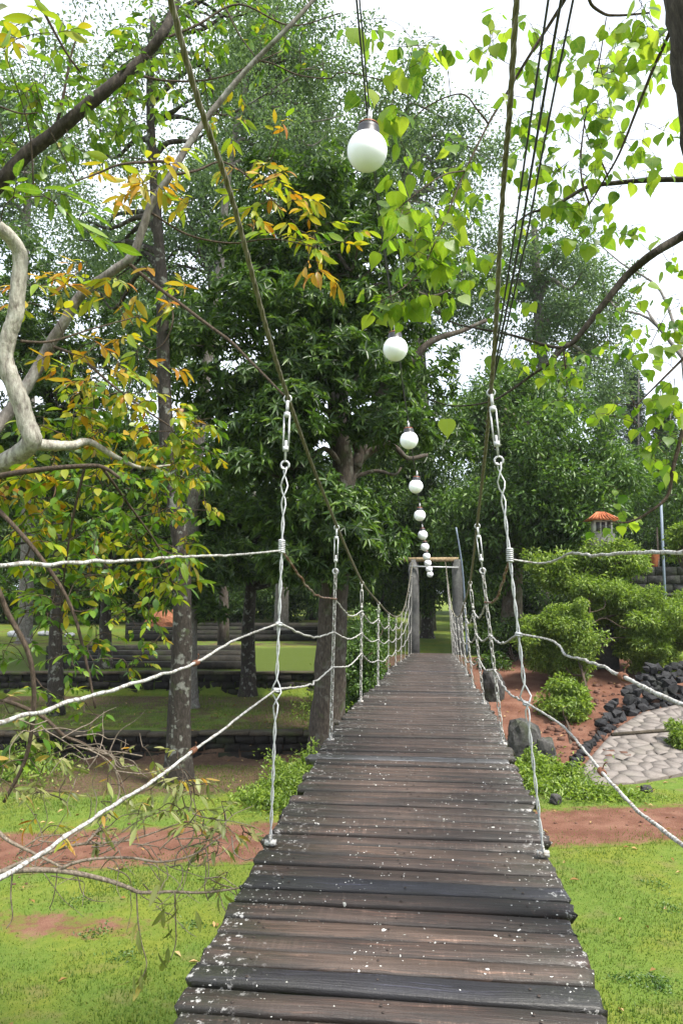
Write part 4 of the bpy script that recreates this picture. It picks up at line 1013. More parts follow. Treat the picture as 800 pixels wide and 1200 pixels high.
# bushes
def bush(label, ells, n_clump, mat='leaf_bush', leaf=.09, clump=.24, n_leaf=200, wl=.42, stem=True, base=None, style='scatter', holes=.46):
    c0 = np.asarray(ells[0][0]); b = on(c0[0], c0[1]) if base is None else np.asarray(base, float)
    ells = list(ells) + [(c_, tuple(np.array(r_) * 1.3), w_ * .45) for c_, r_, w_ in ells]
    return make_tree(label, b, [b - [0, 0, .1], b + (c0 - b) * .4 + [.05, 0, 0], b + (c0 - b) * .8], .045, .02, ells, n_clump, leaf=leaf, mat=mat, bark='twig', name='bush', cat='bush', clump=clump, n_leaf=n_leaf, wl=wl, limbs=18, limb_r=.7, style=style, holes=holes)
bush('large light green feathery bush on top of the red bank', [EL(665, 738, 20.3, 52, 42, 1.0, .5), EL(712, 728, 20.8, 46, 42, 1.0, .45), EL(632, 718, 21, 22, 26, .7, .15), EL(690, 700, 20.6, 22, 18, .6, .12), EL(655, 775, 20, 30, 16, .6, .12)], 190, base=G(692, 832))
bush('light green feathery bush at the right edge, before the dark block wall', [EL(765, 742, 20.6, 50, 36, 1.0, .7), EL(805, 735, 21, 35, 40, 1.0, .4), EL(745, 705, 20.8, 22, 16, .6, .14), EL(780, 785, 20.2, 30, 12, .6, .1)], 150, base=G(770, 788))
bush('small bright bush on the red bank near the boulders', [EL(660, 832, 17.6, 28, 30, .5, .7), EL(672, 812, 17.8, 18, 20, .4, .35)], 46, clump=.22, leaf=.10, n_leaf=130, base=G(668, 878))
bush('yellow green bush behind the feathery bushes, below the stone pillar', [EL(680, 668, 21.9, 48, 26, .9, .7), EL(715, 655, 21.6, 28, 18, .6, .3)], 75, mat='leaf_bush', clump=.38, leaf=.12)
bush('round green bush at the right edge beside the paved ramp', [EL(803, 878, 15.5, 18, 30, .35, 1)], 26, clump=.18, leaf=.075, base=G(800, 905))
bush('bright green bush high at the right edge, in front of the poles', [EL(806, 648, 22, 18, 32, .7, 1)], 26, clump=.3, leaf=.11)
bush('dark green bush left of the deck, behind the thick grey trunk', [EL(420, 790, 18.5, 28, 55, .9, .6), EL(442, 765, 20.5, 26, 40, .9, .4)], 70, mat='leaf_mid', clump=.32, leaf=.11)
bush('dark low bush on the right bank beside the far bridge hangers', [EL(600, 772, 22.5, 40, 30, 1, .6), EL(575, 760, 24, 25, 30, 1, .4)], 60, mat='leaf_dark', clump=.36, leaf=.12)
for i, (px, d, h_) in enumerate([(-70, 38, 1.5), (-10, 39, 1.7), (50, 38.5, 1.6), (105, 39, 1.8), (165, 40, 1.7), (225, 38.5, 1.8), (280, 38, 1.7), (335, 38.5, 1.9), (390, 37.5, 1.8), (440, 40, 2.0), (580, 36, 2.2), (640, 35, 2), (700, 37, 2)]):
    xy = at_depth(px, d); zz = float(gz(*xy))
    if i == 0:
        hp_ = make_tree('dark rounded shrub in the row along the far edge of the lawn', [0, 0, 0], [np.array([0, 0, -.1]), np.array([.05, 0, .5]), np.array([0, 0, 1.2])], .06, .03, [(np.array([0, 0, 1.3]), (1.5, 1.1, 1.25), 1)], 46, leaf=.17, mat='leaf_dark', bark='bark_dark', name='shrub', cat='shrub', clump=.5, n_leaf=150, wl=.42, group='dark shrubs along the far edge of the lawn')
        for ch in hp_.children: ch.matrix_parent_inverse = Matrix.Identity(4)
        hp_.location = (xy[0], xy[1], zz)
    else: copy_tree(hp_, (xy[0], xy[1], zz), random.random() * 6.28, h_ / 1.6)
# weeds: low ground cover nobody could count
def weeds(name, areas, n, L, mat, seed_h=.2):
    pp, dd, nn, ll = [], [], [], []
    for (px, py, rx, ry, w, h) in areas:
        m = int(n * w); c = G(px, py); d_ = proj(c)[2]; e = G(px, py - ry); f_ = G(px, py + ry); ryd = np.linalg.norm(e - f_) / 2
        o = rng.normal(size=(m, 2)) * .5; x = c[0] + o[:, 0] * rx * d_ / F; y_ = c[1] + o[:, 1] * ryd
        hh = h * (vnoise(x * 2.7, y_ * 2.7) ** 1.3) * 1.5 * rng.random(m) ** .7
        pp.append(np.stack([x, y_, gz(x, y_) + hh], 1)); ll.append(np.full(m, L))
    pp = np.concatenate(pp); d_ = unit(rand_dirs(len(pp)) + [0, 0, .15]); n_ = unit(rand_dirs(len(pp)) * .6 + [0, 0, 1])
    V, T = kites(pp, d_, n_, np.concatenate(ll) * (.6 + .8 * rng.random(len(pp))), L * .5)
    kind(link(name, new_mesh(name, V, [T], [M[mat]])), 'stuff')
weeds('weeds', [(335, 937, 45, 16, .2, .25), (345, 912, 26, 16, .15, .45), (640, 918, 50, 14, .22, .3), (615, 905, 22, 18, .12, .45), (690, 932, 60, 8, .08, .14), (405, 830, 40, 40, .2, .6), (20, 905, 60, 18, .1, .4)], 26000, .075, 'leaf_bush')

# grass blades on the part of the lawn one sees closely
def blades(n, x0, x1, y0, y1, hgt):
    x = lerp(x0, x1, rng.random(n)); y_ = y0 + (y1 - y0) * rng.random(n) ** 1.25
    so = np.clip(.62 - np.abs(y_ - path_mid(x)) / 1.9, 0, 1); keep = (rng.random(n) > so * 1.75) & (fbm(x * .9, y_ * .9) + .3 * rng.random(n) > .42)
    pc_ = G(90, 1085); keep &= rng.random(n) > 1.1 * np.exp(-(((x - pc_[0] + .2) / 1.4) ** 2 + ((y_ - pc_[1]) / .4) ** 2))
    x, y_ = x[keep], y_[keep]; m = len(x); z = gz(x, y_)
    az = rng.random(m) * 6.28; h = hgt * (.4 + .9 * rng.random(m) ** 2) * (.4 + 1.6 * vnoise(x * 1.3, y_ * 1.3) ** 1.5) * np.where(rng.random(m) < .03, 2.2, 1.0); w = .0045 + .003 * rng.random(m); ln = h * .9 * rng.random(m)
    V = np.stack([np.stack([x - w * np.cos(az), y_ - w * np.sin(az), z - .005], 1), np.stack([x + w * np.cos(az), y_ + w * np.sin(az), z - .005], 1),
                  np.stack([x - ln * np.sin(az), y_ + ln * np.cos(az), z + h], 1)], 1).reshape(-1, 3)
    return V, np.arange(m * 3).reshape(-1, 3)
V1, T1 = blades(230000, -8, 6.5, 5.2, 15.2, .027); V2, T2 = blades(40000, -11, -1.2, 16.4, 22, .05)
kind(link('grass', new_mesh('grass', np.concatenate([V1, V2]), [np.concatenate([T1, T2 + len(V1)])], [M['grass_blade']])), 'stuff')
lw = [(q_[0], q_[1]) for q_ in [(lerp(0, 800, rng.random()), lerp(985, 1195, rng.random())) for _ in range(26)] if not 230 < q_[0] < 720]
weeds('lawn_weeds', [(a_, b_, 16 + 14 * rng.random(), 8, 1 / 26, .035) for a_, b_ in lw], 2600, .035, 'leaf_mid')
pb = MB()
for _ in range(420):
    px_ = lerp(-9, 7, rng.random()); py_ = float(path_mid(np.array(px_))) + .75 * rng.normal() * .8; r_ = .008 + .022 * rng.random() ** 3
    pb.add(np.array([[x_, y__, z_] for x_ in (-1, 1) for y__ in (-1, 1) for z_ in (-1, 1)]) * r_ * [1, .8, .6] + rng.normal(size=(8, 3)) * r_ * .2 + on(px_, py_) + [0, 0, r_ * .3], Q=[(0, 1, 3, 2), (4, 6, 7, 5), (0, 4, 5, 1), (2, 3, 7, 6), (0, 2, 6, 4), (1, 5, 7, 3)])
kind(pb.build('pebbles', M['rubble']), 'stuff')
n = 420; x = lerp(-8, 6, rng.random(n)); y_ = 5.5 + 16 * rng.random(n); pp = np.stack([x, y_, gz(x, y_) + .02 + .02 * rng.random(n)], 1)
V, T = kites(pp, unit(rand_dirs(n) * [1, 1, .25]), unit(rand_dirs(n) * .5 + [0, 0, 1]), .07 + .05 * rng.random(n), .035)
kind(link('fallen_leaves', new_mesh('fallen_leaves', V, [T], [M['dry_leaf']])), 'stuff')

# ------------------------------------------------------------------ near trees: leaves are objects of their own
def leaf_shape(outline, curve=.12, fold=.16, petiole=.0):
    """outline [(y, halfwidth)...] for a leaf of length 1; midrib folded, tip bent down; y along +Y, face +Z"""
    V, T = [], []; m = len(outline)
    for (y_, w) in outline:
        z = -curve * y_ * y_
        V += [(0, y_, z), (w, y_ + (-.08 * w if w else 0), z + fold * w - .5 * curve * w * w * 4), (-w, y_ + (-.08 * w if w else 0), z + fold * w - .5 * curve * w * w * 4)]
    for i in range(m - 1):
        a, b = i * 3, i * 3 + 3
        for s in (1, 2):
            T += [(a, a + s, b + s), (a, b + s, b)] if s == 1 else [(a, b + s, a + s), (a, b, b + s)]
    k = len(V)
    if petiole: V += [(-.010, -petiole, .06), (.010, -petiole, .06), (.008, .02, 0), (-.008, .02, 0)]; T += [(k, k + 1, k + 2), (k, k + 2, k + 3)]
    return np.array(V, float), np.array(T)
LANCE = [leaf_shape([(0, .012), (.12, .09), (.3, .155), (.5, .175), (.7, .145), (.87, .075), (1, 0)], c, f, .10) for c, f in ((.18, .3), (.4, .45), (-.1, .2))]
OVAL = [leaf_shape([(0, .015), (.1, .15), (.3, .26), (.5, .28), (.7, .22), (.88, .10), (1, 0)], c, f, .14) for c, f in ((.15, .25), (.35, .35))]
HEART = [leaf_shape([(-.05, .20), (.02, .36), (.15, .47), (.32, .50), (.5, .42), (.68, .28), (.84, .12), (.94, .05), (1.06, 0)], c, f, .55) for c, f in ((.10, .12), (.22, .25), (-.05, .08), (.3, .4))]
class LeafSet:
    def __init__(s, root, limit=300): s.root = root; s.items = []; s.limit = limit
    def add(s, p, d, n, L, shape, mat, wide=1.0):
        d = unit(d); sx = unit(np.cross(d, n)); nz = np.cross(sx, d)
        Mx = np.eye(4); Mx[:3, 0] = sx * L * wide; Mx[:3, 1] = d * L; Mx[:3, 2] = nz * L; Mx[:3, 3] = p; s.items.append((Mx, shape, mat, L))
    def finish(s, shapes):
        cache = {}; sc = []
        for it in s.items:
            c = it[0][:3, 3] + it[0][:3, 1] * .5; px, py, d_ = proj(c); vis = d_ > .3 and -5 < px < 805 and -5 < py < 1205
            area = abs(np.cross(it[0][:3, 0], it[0][:3, 1]) @ unit(c - EYE)) if vis else 0
            sc.append(area / d_ ** 2 * (1 if vis else 0))
        od = np.argsort(-np.array(sc)); VV = {}
        for r, k in enumerate(od):
            Mx, sh, mat, L = s.items[k]; q = (sh, mat)
            if r < s.limit:
                if q not in cache: cache[q] = new_mesh('leaf', shapes[sh][0], [shapes[sh][1]], [M[mat + '_veined']])
                link('leaf', cache[q], s.root, Mx)
            else:
                V = shapes[sh][0] @ Mx[:3, :3].T + Mx[:3, 3]; lst = VV.setdefault(mat, [[], [], 0]); lst[0].append(V); lst[1].append(shapes[sh][1] + lst[2]); lst[2] += len(V)
        if VV:
            mats = list(VV); V = []; T = []; mi = []; o_ = 0
            for i, m_ in enumerate(mats):
                v, t_, n_ = VV[m_]; V += v; t_ = np.concatenate(t_); T.append(t_ + o_); mi += [i] * len(t_); o_ += n_
            kind(link('foliage', new_mesh('foliage', np.concatenate(V), [np.concatenate(T)], [M[m_] for m_ in mats], False, mi), s.root), 'stuff')
SH = {}
for nm, ls in (('lance', LANCE), ('oval', OVAL), ('heart', HEART)):
    for k, sh in enumerate(ls): SH[nm, k] = sh

class Net:
    """twigs that grow from the branches to each spray of leaves"""
    def __init__(s): s.N = []
    def branch(s, pts): s.N += [np.asarray(p) for p in pts]
    def grow(s, mb, targets, r=.0028, sag=.05, wob=.08, maxlen=1.2):
        A = np.array(s.N); T_ = np.array(targets)
        od = np.argsort([np.min(np.linalg.norm(A - t_, axis=1)) for t_ in T_])
        arr = list(s.N); base = {}
        for k in od:
            Aa = np.array(arr); dd = np.linalg.norm(Aa - T_[k], axis=1); j = int(np.argmin(dd)); a, b = Aa[j], T_[k]; L = dd[j]
            if L < .02: base[k] = a; continue
            mid = (a + b) / 2 + rng.normal(size=3) * wob * L + [0, 0, sag * L]; q = smooth_pts([a, mid, b], 5)
            mb.tube(q, np.linspace(r * (1 + min(L, 1)), r * .6, len(q)), 4, False); arr += list(q[1:]); base[k] = a
        return base

def ell_pts(px, py, rx, ry, n, d0, d1):
    out = []
    for _ in range(n):
        a, r = rng.random() * 6.28, rng.random() ** .5
        out.append(PD(px + rx * r * math.cos(a), py + ry * r * math.sin(a), lerp(d0, d1, rng.random())))
    return out
def px_branch(mb, net, pts, r0, r1, n=7, rough=.12):
    q = smooth_pts([PD(*p_) for p_ in pts], 6); mb.tube(q, np.linspace(r0, r1, len(q)), n, True, rough); net.branch(q[::2]); return q

# --- the yellow and orange leaved tree on the left
c = PD(-105, 690, 4.3); yt = thing('yellow_leaf_tree', 'near tree at the left with pale crooked branches and long yellow and orange leaves', 'tree', (c[0], c[1], float(gz(c[0], c[1])))); net = Net()
mb = MB(); gpt = on(c[0], c[1]) - [0, 0, .15]
q = smooth_pts([gpt, gpt + [.05, 0, 1.2], PD(-110, 760, 4.3), PD(-85, 650, 4.25), PD(-70, 560, 4.2), PD(-90, 400, 4.2), PD(-140, 200, 4.2)], 6); mb.tube(q, np.linspace(.17, .09, len(q)), 12, True, .12); mb.build('trunk', M['bark_pale'], yt, True)
def branch_of(root, net, mat, *segs, name='branch'):
    for pts, r0, r1 in segs:
        mb = MB(); px_branch(mb, net, pts, r0, r1, 8); mb.build(name, M[mat], root, True)
branch_of(yt, net, 'bark_pale',
    ([(-78, 605, 4.2), (-30, 570, 4.15), (0, 545, 4.1), (25, 530, 4.05), (38, 515, 4.0), (32, 497, 4.0), (24, 470, 4.0), (12, 440, 4.0), (6, 420, 4.0), (10, 395, 4.0), (18, 370, 4.0), (22, 335, 4.0), (24, 300, 4.0), (12, 278, 3.95), (-8, 262, 3.9), (-40, 240, 3.9)], .055, .034),
    ([(35, 520, 4.02), (60, 522, 4.1), (85, 522, 4.2), (105, 518, 4.3), (135, 535, 4.4), (165, 548, 4.5), (200, 545, 4.6)], .034, .006))
branch_of(yt, net, 'bark_grey',
    ([(-70, 560, 4.2), (-20, 520, 4.5), (20, 470, 4.7), (48, 425, 4.8), (60, 402, 4.8), (75, 378, 4.8), (90, 352, 4.8), (108, 335, 4.8), (132, 318, 4.8), (155, 300, 4.8), (166, 272, 4.8), (178, 238, 4.8), (200, 205, 4.8), (222, 168, 4.85), (245, 135, 4.9), (275, 98, 4.9), (300, 70, 4.9), (335, 35, 4.9), (367, 0, 4.95), (400, -40, 5)], .040, .012))
branch_of(yt, net, 'twig',
    ([(150, 308, 4.8), (180, 333, 4.8), (210, 355, 4.7), (240, 378, 4.6), (270, 400, 4.5), (292, 422, 4.4), (312, 442, 4.3), (332, 463, 4.2)], .013, .006),
    ([(200, 200, 4.8), (195, 190, 4.75), (170, 190, 4.7), (140, 193, 4.6), (115, 203, 4.6), (90, 212, 4.5)], .012, .004),
    ([(200, 205, 4.8), (230, 200, 4.9), (262, 190, 5), (300, 215, 5), (330, 245, 5)], .009, .004),
    ([(-60, 575, 4.2), (0, 558, 3.9), (50, 550, 3.9), (100, 546, 3.9), (122, 548, 3.9), (140, 560, 3.9)], .018, .008),
    ([(178, 250, 4.8), (220, 275, 4.9), (270, 285, 5), (320, 280, 5), (370, 290, 5)], .008, .003),
    ([(60, 405, 4.8), (95, 420, 4.7), (130, 450, 4.6), (170, 480, 4.5), (200, 500, 4.5)], .010, .004),
    ([(25, 400, 4.0), (60, 400, 4.2), (110, 385, 4.4), (165, 370, 4.6)], .008, .003),
    ([(198, 352, 4.8), (203, 372, 4.7), (195, 398, 4.7), (180, 410, 4.7), (168, 405, 4.7)], .006, .003),
    ([(-40, 560, 4.0), (20, 620, 3.9), (60, 670, 3.9), (85, 715, 3.9), (100, 770, 3.9), (112, 830, 3.9)], .014, .006),
    ([(100, 546, 3.9), (85, 610, 4.0), (75, 680, 4.1), (70, 740, 4.2)], .008, .003),
    ([(120, 548, 3.9), (150, 590, 4.1), (185, 640, 4.3), (205, 690, 4.4)], .008, .003),
    ([(-80, 700, 4.0), (-20, 670, 3.7), (10, 720, 3.7), (35, 770, 3.7), (40, 830, 3.7), (30, 890, 3.7), (5, 940, 3.7)], .016, .008),
    ([(-90, 800, 4.1), (-30, 812, 3.9), (10, 822, 3.8), (50, 840, 3.8), (75, 862, 3.8), (95, 870, 3.8), (125, 885, 3.8), (150, 880, 3.8)], .014, .005))
branch_of(yt, net, 'twig_pale',
    ([(-110, 1050, 4.2), (-40, 1035, 3.6), (0, 1022, 3.5), (65, 1020, 3.5), (120, 1030, 3.5), (150, 1040, 3.5), (165, 1046, 3.5), (200, 1045, 3.5), (240, 1046, 3.55), (285, 1040, 3.6)], .016, .004),
    ([(0, 1022, 3.5), (40, 1005, 3.5), (90, 990, 3.6), (150, 985, 3.7), (210, 965, 3.8)], .010, .003),
    ([(65, 1020, 3.5), (100, 1008, 3.5), (150, 1005, 3.5), (190, 1010, 3.5), (230, 1000, 3.6), (265, 975, 3.7)], .008, .003),
    ([(-90, 960, 4.0), (-20, 965, 3.6), (10, 985, 3.5), (40, 1000, 3.5), (80, 1020, 3.5)], .012, .005),
    ([(100, 990, 3.6), (125, 960, 3.7), (140, 930, 3.8), (135, 900, 3.8), (130, 880, 3.8)], .006, .003),
    ([(160, 1045, 3.5), (162, 1080, 3.5), (166, 1105, 3.5), (172, 1130, 3.5), (165, 1150, 3.5)], .004, .002),
    ([(205, 1045, 3.5), (206, 1080, 3.5), (206, 1105, 3.5), (200, 1125, 3.5)], .004, .002),
    ([(15, 1022, 3.5), (13, 1050, 3.5), (15, 1075, 3.5), (8, 1088, 3.5)], .004, .002))
# bare twiglets on the low branch
tw = MB()
src = [PD(a, b, 3.6) for a, b in [(20, 1015), (60, 1015), (100, 1000), (130, 1005), (170, 1010), (200, 1000), (230, 1015), (120, 960), (90, 870), (130, 885), (50, 845), (160, 985), (40, 1000), (210, 965), (180, 1045), (240, 1045), (250, 985), (110, 885), (150, 880), (75, 1020)]]
for s_ in src:
    for _ in range(4):
        p0 = s_ + rng.normal(size=3) * .04; d_ = unit(RT * (.6 + .5 * rng.normal()) + UP * .5 * rng.normal() + FW * .3 * rng.normal()); q = [p0]
        for k in range(5): d_ = unit(d_ + .35 * rng.normal(size=3)); q.append(q[-1] + d_ * (.04 + .05 * rng.random()))
        q = smooth_pts(q, 3); tw.tube(q, np.linspace(.0035, .0012, len(q)), 4, False); net.branch(q[::4])
kind(tw.build('twiglets', M['twig_pale'], yt, True), 'stuff')
ls = LeafSet(yt); tm = MB()
def sprays(net, ls, tm, regions, mul=1.0):
    targets, info = [], []
    for (px, py, rx, ry, n, d0, d1, shape, L, mats, per) in regions:
        for p_ in ell_pts(px, py, rx, ry, max(1, int(n * mul * (1.75 if shape == 'oval' else 1.15) / per)), d0, d1): targets.append(p_); info.append((shape, L, mats, per))
    base = net.grow(tm, targets)
    for k, p_ in enumerate(targets):
        shape, L, mats, per = info[k]; dv = p_ - base[k]
        ax = unit(dv + .25 * np.linalg.norm(dv) * rng.normal(size=3) + RT * .12 * rng.normal() + np.array([0, 0, -.05])); ax[2] = ax[2] * .6 - .12; ax = unit(ax)
        sd_ = unit(np.cross(ax, [0, 0, 1]) + .3 * rng.normal(size=3)); ln = L * .34 * per * .55; mat = mats[int(rng.integers(len(mats)))]
        tm.tube([p_, p_ + ax * ln * .5, p_ + ax * ln + [0, 0, -.01]], [.0022, .0016, .001], 4, False)
        for j in range(per):
            s_ = 1 if j % 2 else -1; f = (j + .6) / per; a = p_ + ax * ln * f; spread = .9 if j < per - 1 else .15
            d_ = unit(ax * (.5 + .5 * f) + sd_ * s_ * spread + np.array([0, 0, -.28]) + .22 * rng.normal(size=3)); n_ = unit(np.array([0, 0, 1.0]) + .45 * rng.normal(size=3))
            if abs(d_ @ n_) > .93: n_ = unit(sd_ + .1)
            nv = sum(1 for k_ in SH if k_[0] == shape)
            ls.add(a, d_, n_, L * (.82 if shape == 'oval' else .88) * (.5 + .75 * rng.random()), (shape, int(rng.integers(nv))), mats[int(rng.integers(len(mats)))] if rng.random() < .25 else mat, (.62 if L < .084 and shape == 'lance' else .8) + .3 * rng.random())
O, Yl, Gr, Ol = 'leaf_orange', 'leaf_yellow', 'leaf_green', 'leaf_olive'
sprays(net, ls, tm, [
    (150, 205, 70, 30, 34, 4.4, 5, 'lance', .135, [O, O, Yl], 5), (235, 210, 50, 45, 26, 4.6, 5.2, 'lance', .13, [O, Yl], 5), (335, 245, 50, 40, 50, 4.7, 5.3, 'lance', .125, [O, Yl, Yl], 5), (300, 170, 50, 40, 16, 4.7, 5.2, 'lance', .12, [O, Yl], 4),
    (390, 275, 40, 18, 22, 4.8, 5.2, 'lance', .12, [Yl, Yl, Gr], 5), (370, 315, 30, 12, 9, 4.6, 5, 'lance', .12, [O, Yl], 4),
    (80, 340, 70, 40, 42, 4.2, 5, 'lance', .125, [Yl, O, Yl], 5), (170, 345, 50, 30, 22, 4.5, 5, 'lance', .13, [O, Yl], 5), (110, 420, 60, 40, 48, 4.2, 4.9, 'lance', .12, [Yl, O, O], 5), (165, 440, 40, 30, 22, 4.3, 4.8, 'lance', .11, [O, Yl], 5),
    (150, 505, 80, 50, 120, 4.2, 5, 'oval', .085, [Yl, Yl, Gr, O], 6), (90, 480, 70, 40, 60, 4.2, 5, 'oval', .09, [Gr, Yl], 6), (215, 560, 50, 60, 90, 4.4, 5.2, 'oval', .07, [Yl, Yl, Gr], 6), (190, 640, 45, 40, 60, 4.3, 5, 'oval', .065, [Yl, Gr], 6), (215, 520, 45, 45, 80, 4.4, 5.2, 'oval', .075, [Yl, Gr], 6), (40, 560, 50, 40, 60, 3.9, 4.8, 'oval', .09, [Yl, Gr, O], 6),
    (100, 590, 100, 50, 190, 4.0, 5, 'oval', .08, [Gr, Gr, Yl], 6), (60, 660, 70, 50, 140, 3.9, 5, 'oval', .075, [Gr, Yl, Gr], 6), (160, 670, 60, 45, 110, 4.2, 5, 'oval', .07, [Gr, Yl], 6), (210, 660, 30, 30, 20, 4.4, 4.7, 'lance', .12, [Yl, Gr], 5),
    (60, 740, 70, 50, 80, 3.8, 4.6, 'oval', .07, [Gr], 6), (150, 750, 40, 45, 50, 4.2, 4.7, 'oval', .06, [Gr, Yl], 6), (90, 820, 50, 40, 26, 3.8, 4.3, 'oval', .06, [Gr], 6), (20, 860, 40, 50, 50, 3.6, 4.2, 'oval', .08, [Gr, Ol], 6),
    (40, 235, 30, 20, 9, 3.6, 3.9, 'lance', .17, [Gr], 6), (110, 260, 20, 25, 8, 3.8, 4, 'lance', .14, [Gr], 6), (60, 45, 60, 35, 15, 3.4, 4, 'lance', .14, [Yl, Ol], 4),
    (70, 905, 75, 30, 38, 3.5, 3.9, 'lance', .082, [Ol, Ol, Ol], 5), (180, 900, 50, 30, 28, 3.6, 3.9, 'lance', .08, [Ol, O], 5), (205, 940, 65, 28, 62, 3.5, 3.9, 'lance', .082, [Ol, Ol, Ol], 5), (255, 972, 42, 28, 44, 3.6, 3.9, 'lance', .08, [Ol, Ol, Ol], 5), (100, 960, 70, 25, 26, 3.5, 3.8, 'lance', .08, [Ol, Ol, O], 5),
    (268, 1030, 25, 18, 10, 3.5, 3.7, 'lance', .085, [Ol], 5)], 1.8)
# drooping sprays under the low branch
for (px, py, m) in ((166, 1090, 2), (200, 1078, 4), (206, 1060, 3), (196, 1112, 3), (168, 1138, 4), (158, 1150, 3), (222, 1072, 1), (188, 1030, 3), (260, 1050, 3)):
    for _ in range(m):
        p_ = PD(px + rng.normal() * 5, py + rng.normal() * 7, 3.5); d_ = unit(np.array([0, 0, -1.0]) + RT * .55 * rng.normal() - RT * .25 + FW * .3 * rng.normal()); ls.add(p_, d_, unit(-FW + .7 * rng.normal(size=3)), .065 + .04 * rng.random(), ('lance', int(rng.integers(3))), Ol, .8)
kind(tm.build('twigs', M['twig'], yt, True), 'stuff'); ls.finish(SH)

# --- the green leaved tree overhanging the top left corner
c = PD(-170, 690, 6.5); gt = thing('overhanging_tree', 'dark branched tree with dense green leaves overhanging the top left corner', 'tree', (c[0], c[1], float(gz(c[0], c[1])))); net = Net(); mb = MB(); gpt = on(c[0], c[1]) - [0, 0, .15]
q = smooth_pts([gpt, gpt + [0, 0, 2], PD(-165, 480, 6.2), PD(-120, 330, 5.8), PD(-70, 260, 5.6)], 6); mb.tube(q, np.linspace(.2, .1, len(q)), 12, True, .12); mb.build('trunk', M['bark_dark'], gt, True)
branch_of(gt, net, 'bark_limb', ([(-75, 268, 5.6), (-30, 245, 5.3), (0, 214, 5.2), (30, 182, 5.2), (65, 155, 5.2), (95, 130, 5.2), (125, 105, 5.2), (150, 85, 5.25), (170, 65, 5.3), (190, 40, 5.3), (204, 10, 5.4), (210, -30, 5.4)], .055, .028))
branch_of(gt, net, 'twig', ([(40, -10, 4.8), (60, 30, 4.9), (80, 65, 5), (95, 85, 5.1)], .010, .006), ([(65, 155, 5.2), (75, 110, 5.2), (85, 60, 5.2), (100, 20, 5.2)], .012, .004), ([(150, 85, 5.25), (200, 95, 5.4), (260, 90, 5.5), (330, 60, 5.6)], .010, .004),
    ([(180, 50, 5.3), (230, 30, 5.4), (280, 5, 5.5), (340, 30, 5.6), (400, 15, 5.6)], .010, .004), ([(0, 125, 5), (25, 133, 5.1), (45, 132, 5.1)], .007, .004), ([(300, 70, 5.4), (320, 75, 5.4), (350, 88, 5.4), (385, 92, 5.3), (400, 85, 5.2), (440, 92, 5.2), (475, 103, 5.2)], .006, .003), ([(265, 10, 5.2), (280, 40, 5.2), (300, 68, 5.2)], .006, .004))
ls = LeafSet(gt); tm = MB()
sprays(net, ls, tm, [(60, 150, 70, 50, 150, 5, 6, 'oval', .09, [Gr], 6), (130, 110, 60, 50, 130, 5, 6, 'oval', .09, [Gr], 6), (190, 60, 60, 60, 150, 5, 6.2, 'oval', .09, [Gr], 6), (40, 70, 50, 60, 50, 5, 5.6, 'oval', .10, [Gr], 6),
    (20, 190, 30, 40, 50, 5, 5.6, 'oval', .085, [Gr], 6), (270, 30, 60, 40, 80, 5.2, 6.2, 'oval', .085, [Gr], 6), (150, 150, 40, 35, 40, 5, 5.8, 'oval', .09, [Gr], 6), (340, 60, 50, 50, 50, 5.2, 6, 'oval', .075, [Gr], 6), (240, 120, 50, 30, 36, 5.2, 6, 'oval', .075, [Gr, Yl], 6)])
kind(tm.build('twigs', M['twig'], gt, True), 'stuff'); ls.finish(SH)

# --- the heart leaved tree whose trunk leans in at the top right corner
ht = None; b0 = np.array([1.95, 2.55, 0.]); b0[2] = float(gz(b0[0], b0[1]))
ht = thing('heart_leaf_tree', 'near tree at the top right with leaning dark trunk and big heart shaped leaves', 'tree', tuple(b0)); net = Net(); mb = MB()
q = smooth_pts([b0 - [0, 0, .2], PD(1010, 1200, 2.5), PD(935, 600, 2.5), PD(872, 200, 2.45), PD(852, 60, 2.4), PD(836, -60, 2.4), PD(815, -260, 2.4), PD(800, -600, 2.4)], 8); mb.tube(q, np.linspace(.19, .14, len(q)), 16, True, .08); mb.build('trunk', M['bark_limb'], ht, True)
branch_of(ht, net, 'bark_limb', ([(885, 270, 2.6), (900, 230, 3.6), (850, 245, 4.3), (800, 276, 4.6), (765, 297, 4.6), (735, 322, 4.7), (712, 350, 4.7), (690, 378, 4.7), (672, 400, 4.7), (660, 408, 4.7)], .036, .014),
    ([(660, 408, 4.7), (645, 424, 4.7), (625, 438, 4.7), (600, 456, 4.7), (578, 469, 4.7), (550, 475, 4.7), (525, 475, 4.7), (503, 468, 4.7)], .011, .003), ([(660, 408, 4.7), (640, 405, 4.75), (600, 393, 4.8), (560, 385, 4.9), (530, 378, 5), (505, 362, 5)], .012, .003),
    ([(880, 200, 2.6), (880, 205, 3.5), (840, 208, 4.1), (800, 210, 4.3), (760, 211, 4.4), (715, 215, 4.5), (688, 219, 4.5), (665, 232, 4.5), (645, 244, 4.5), (620, 250, 4.5), (597, 268, 4.5)], .022, .005))
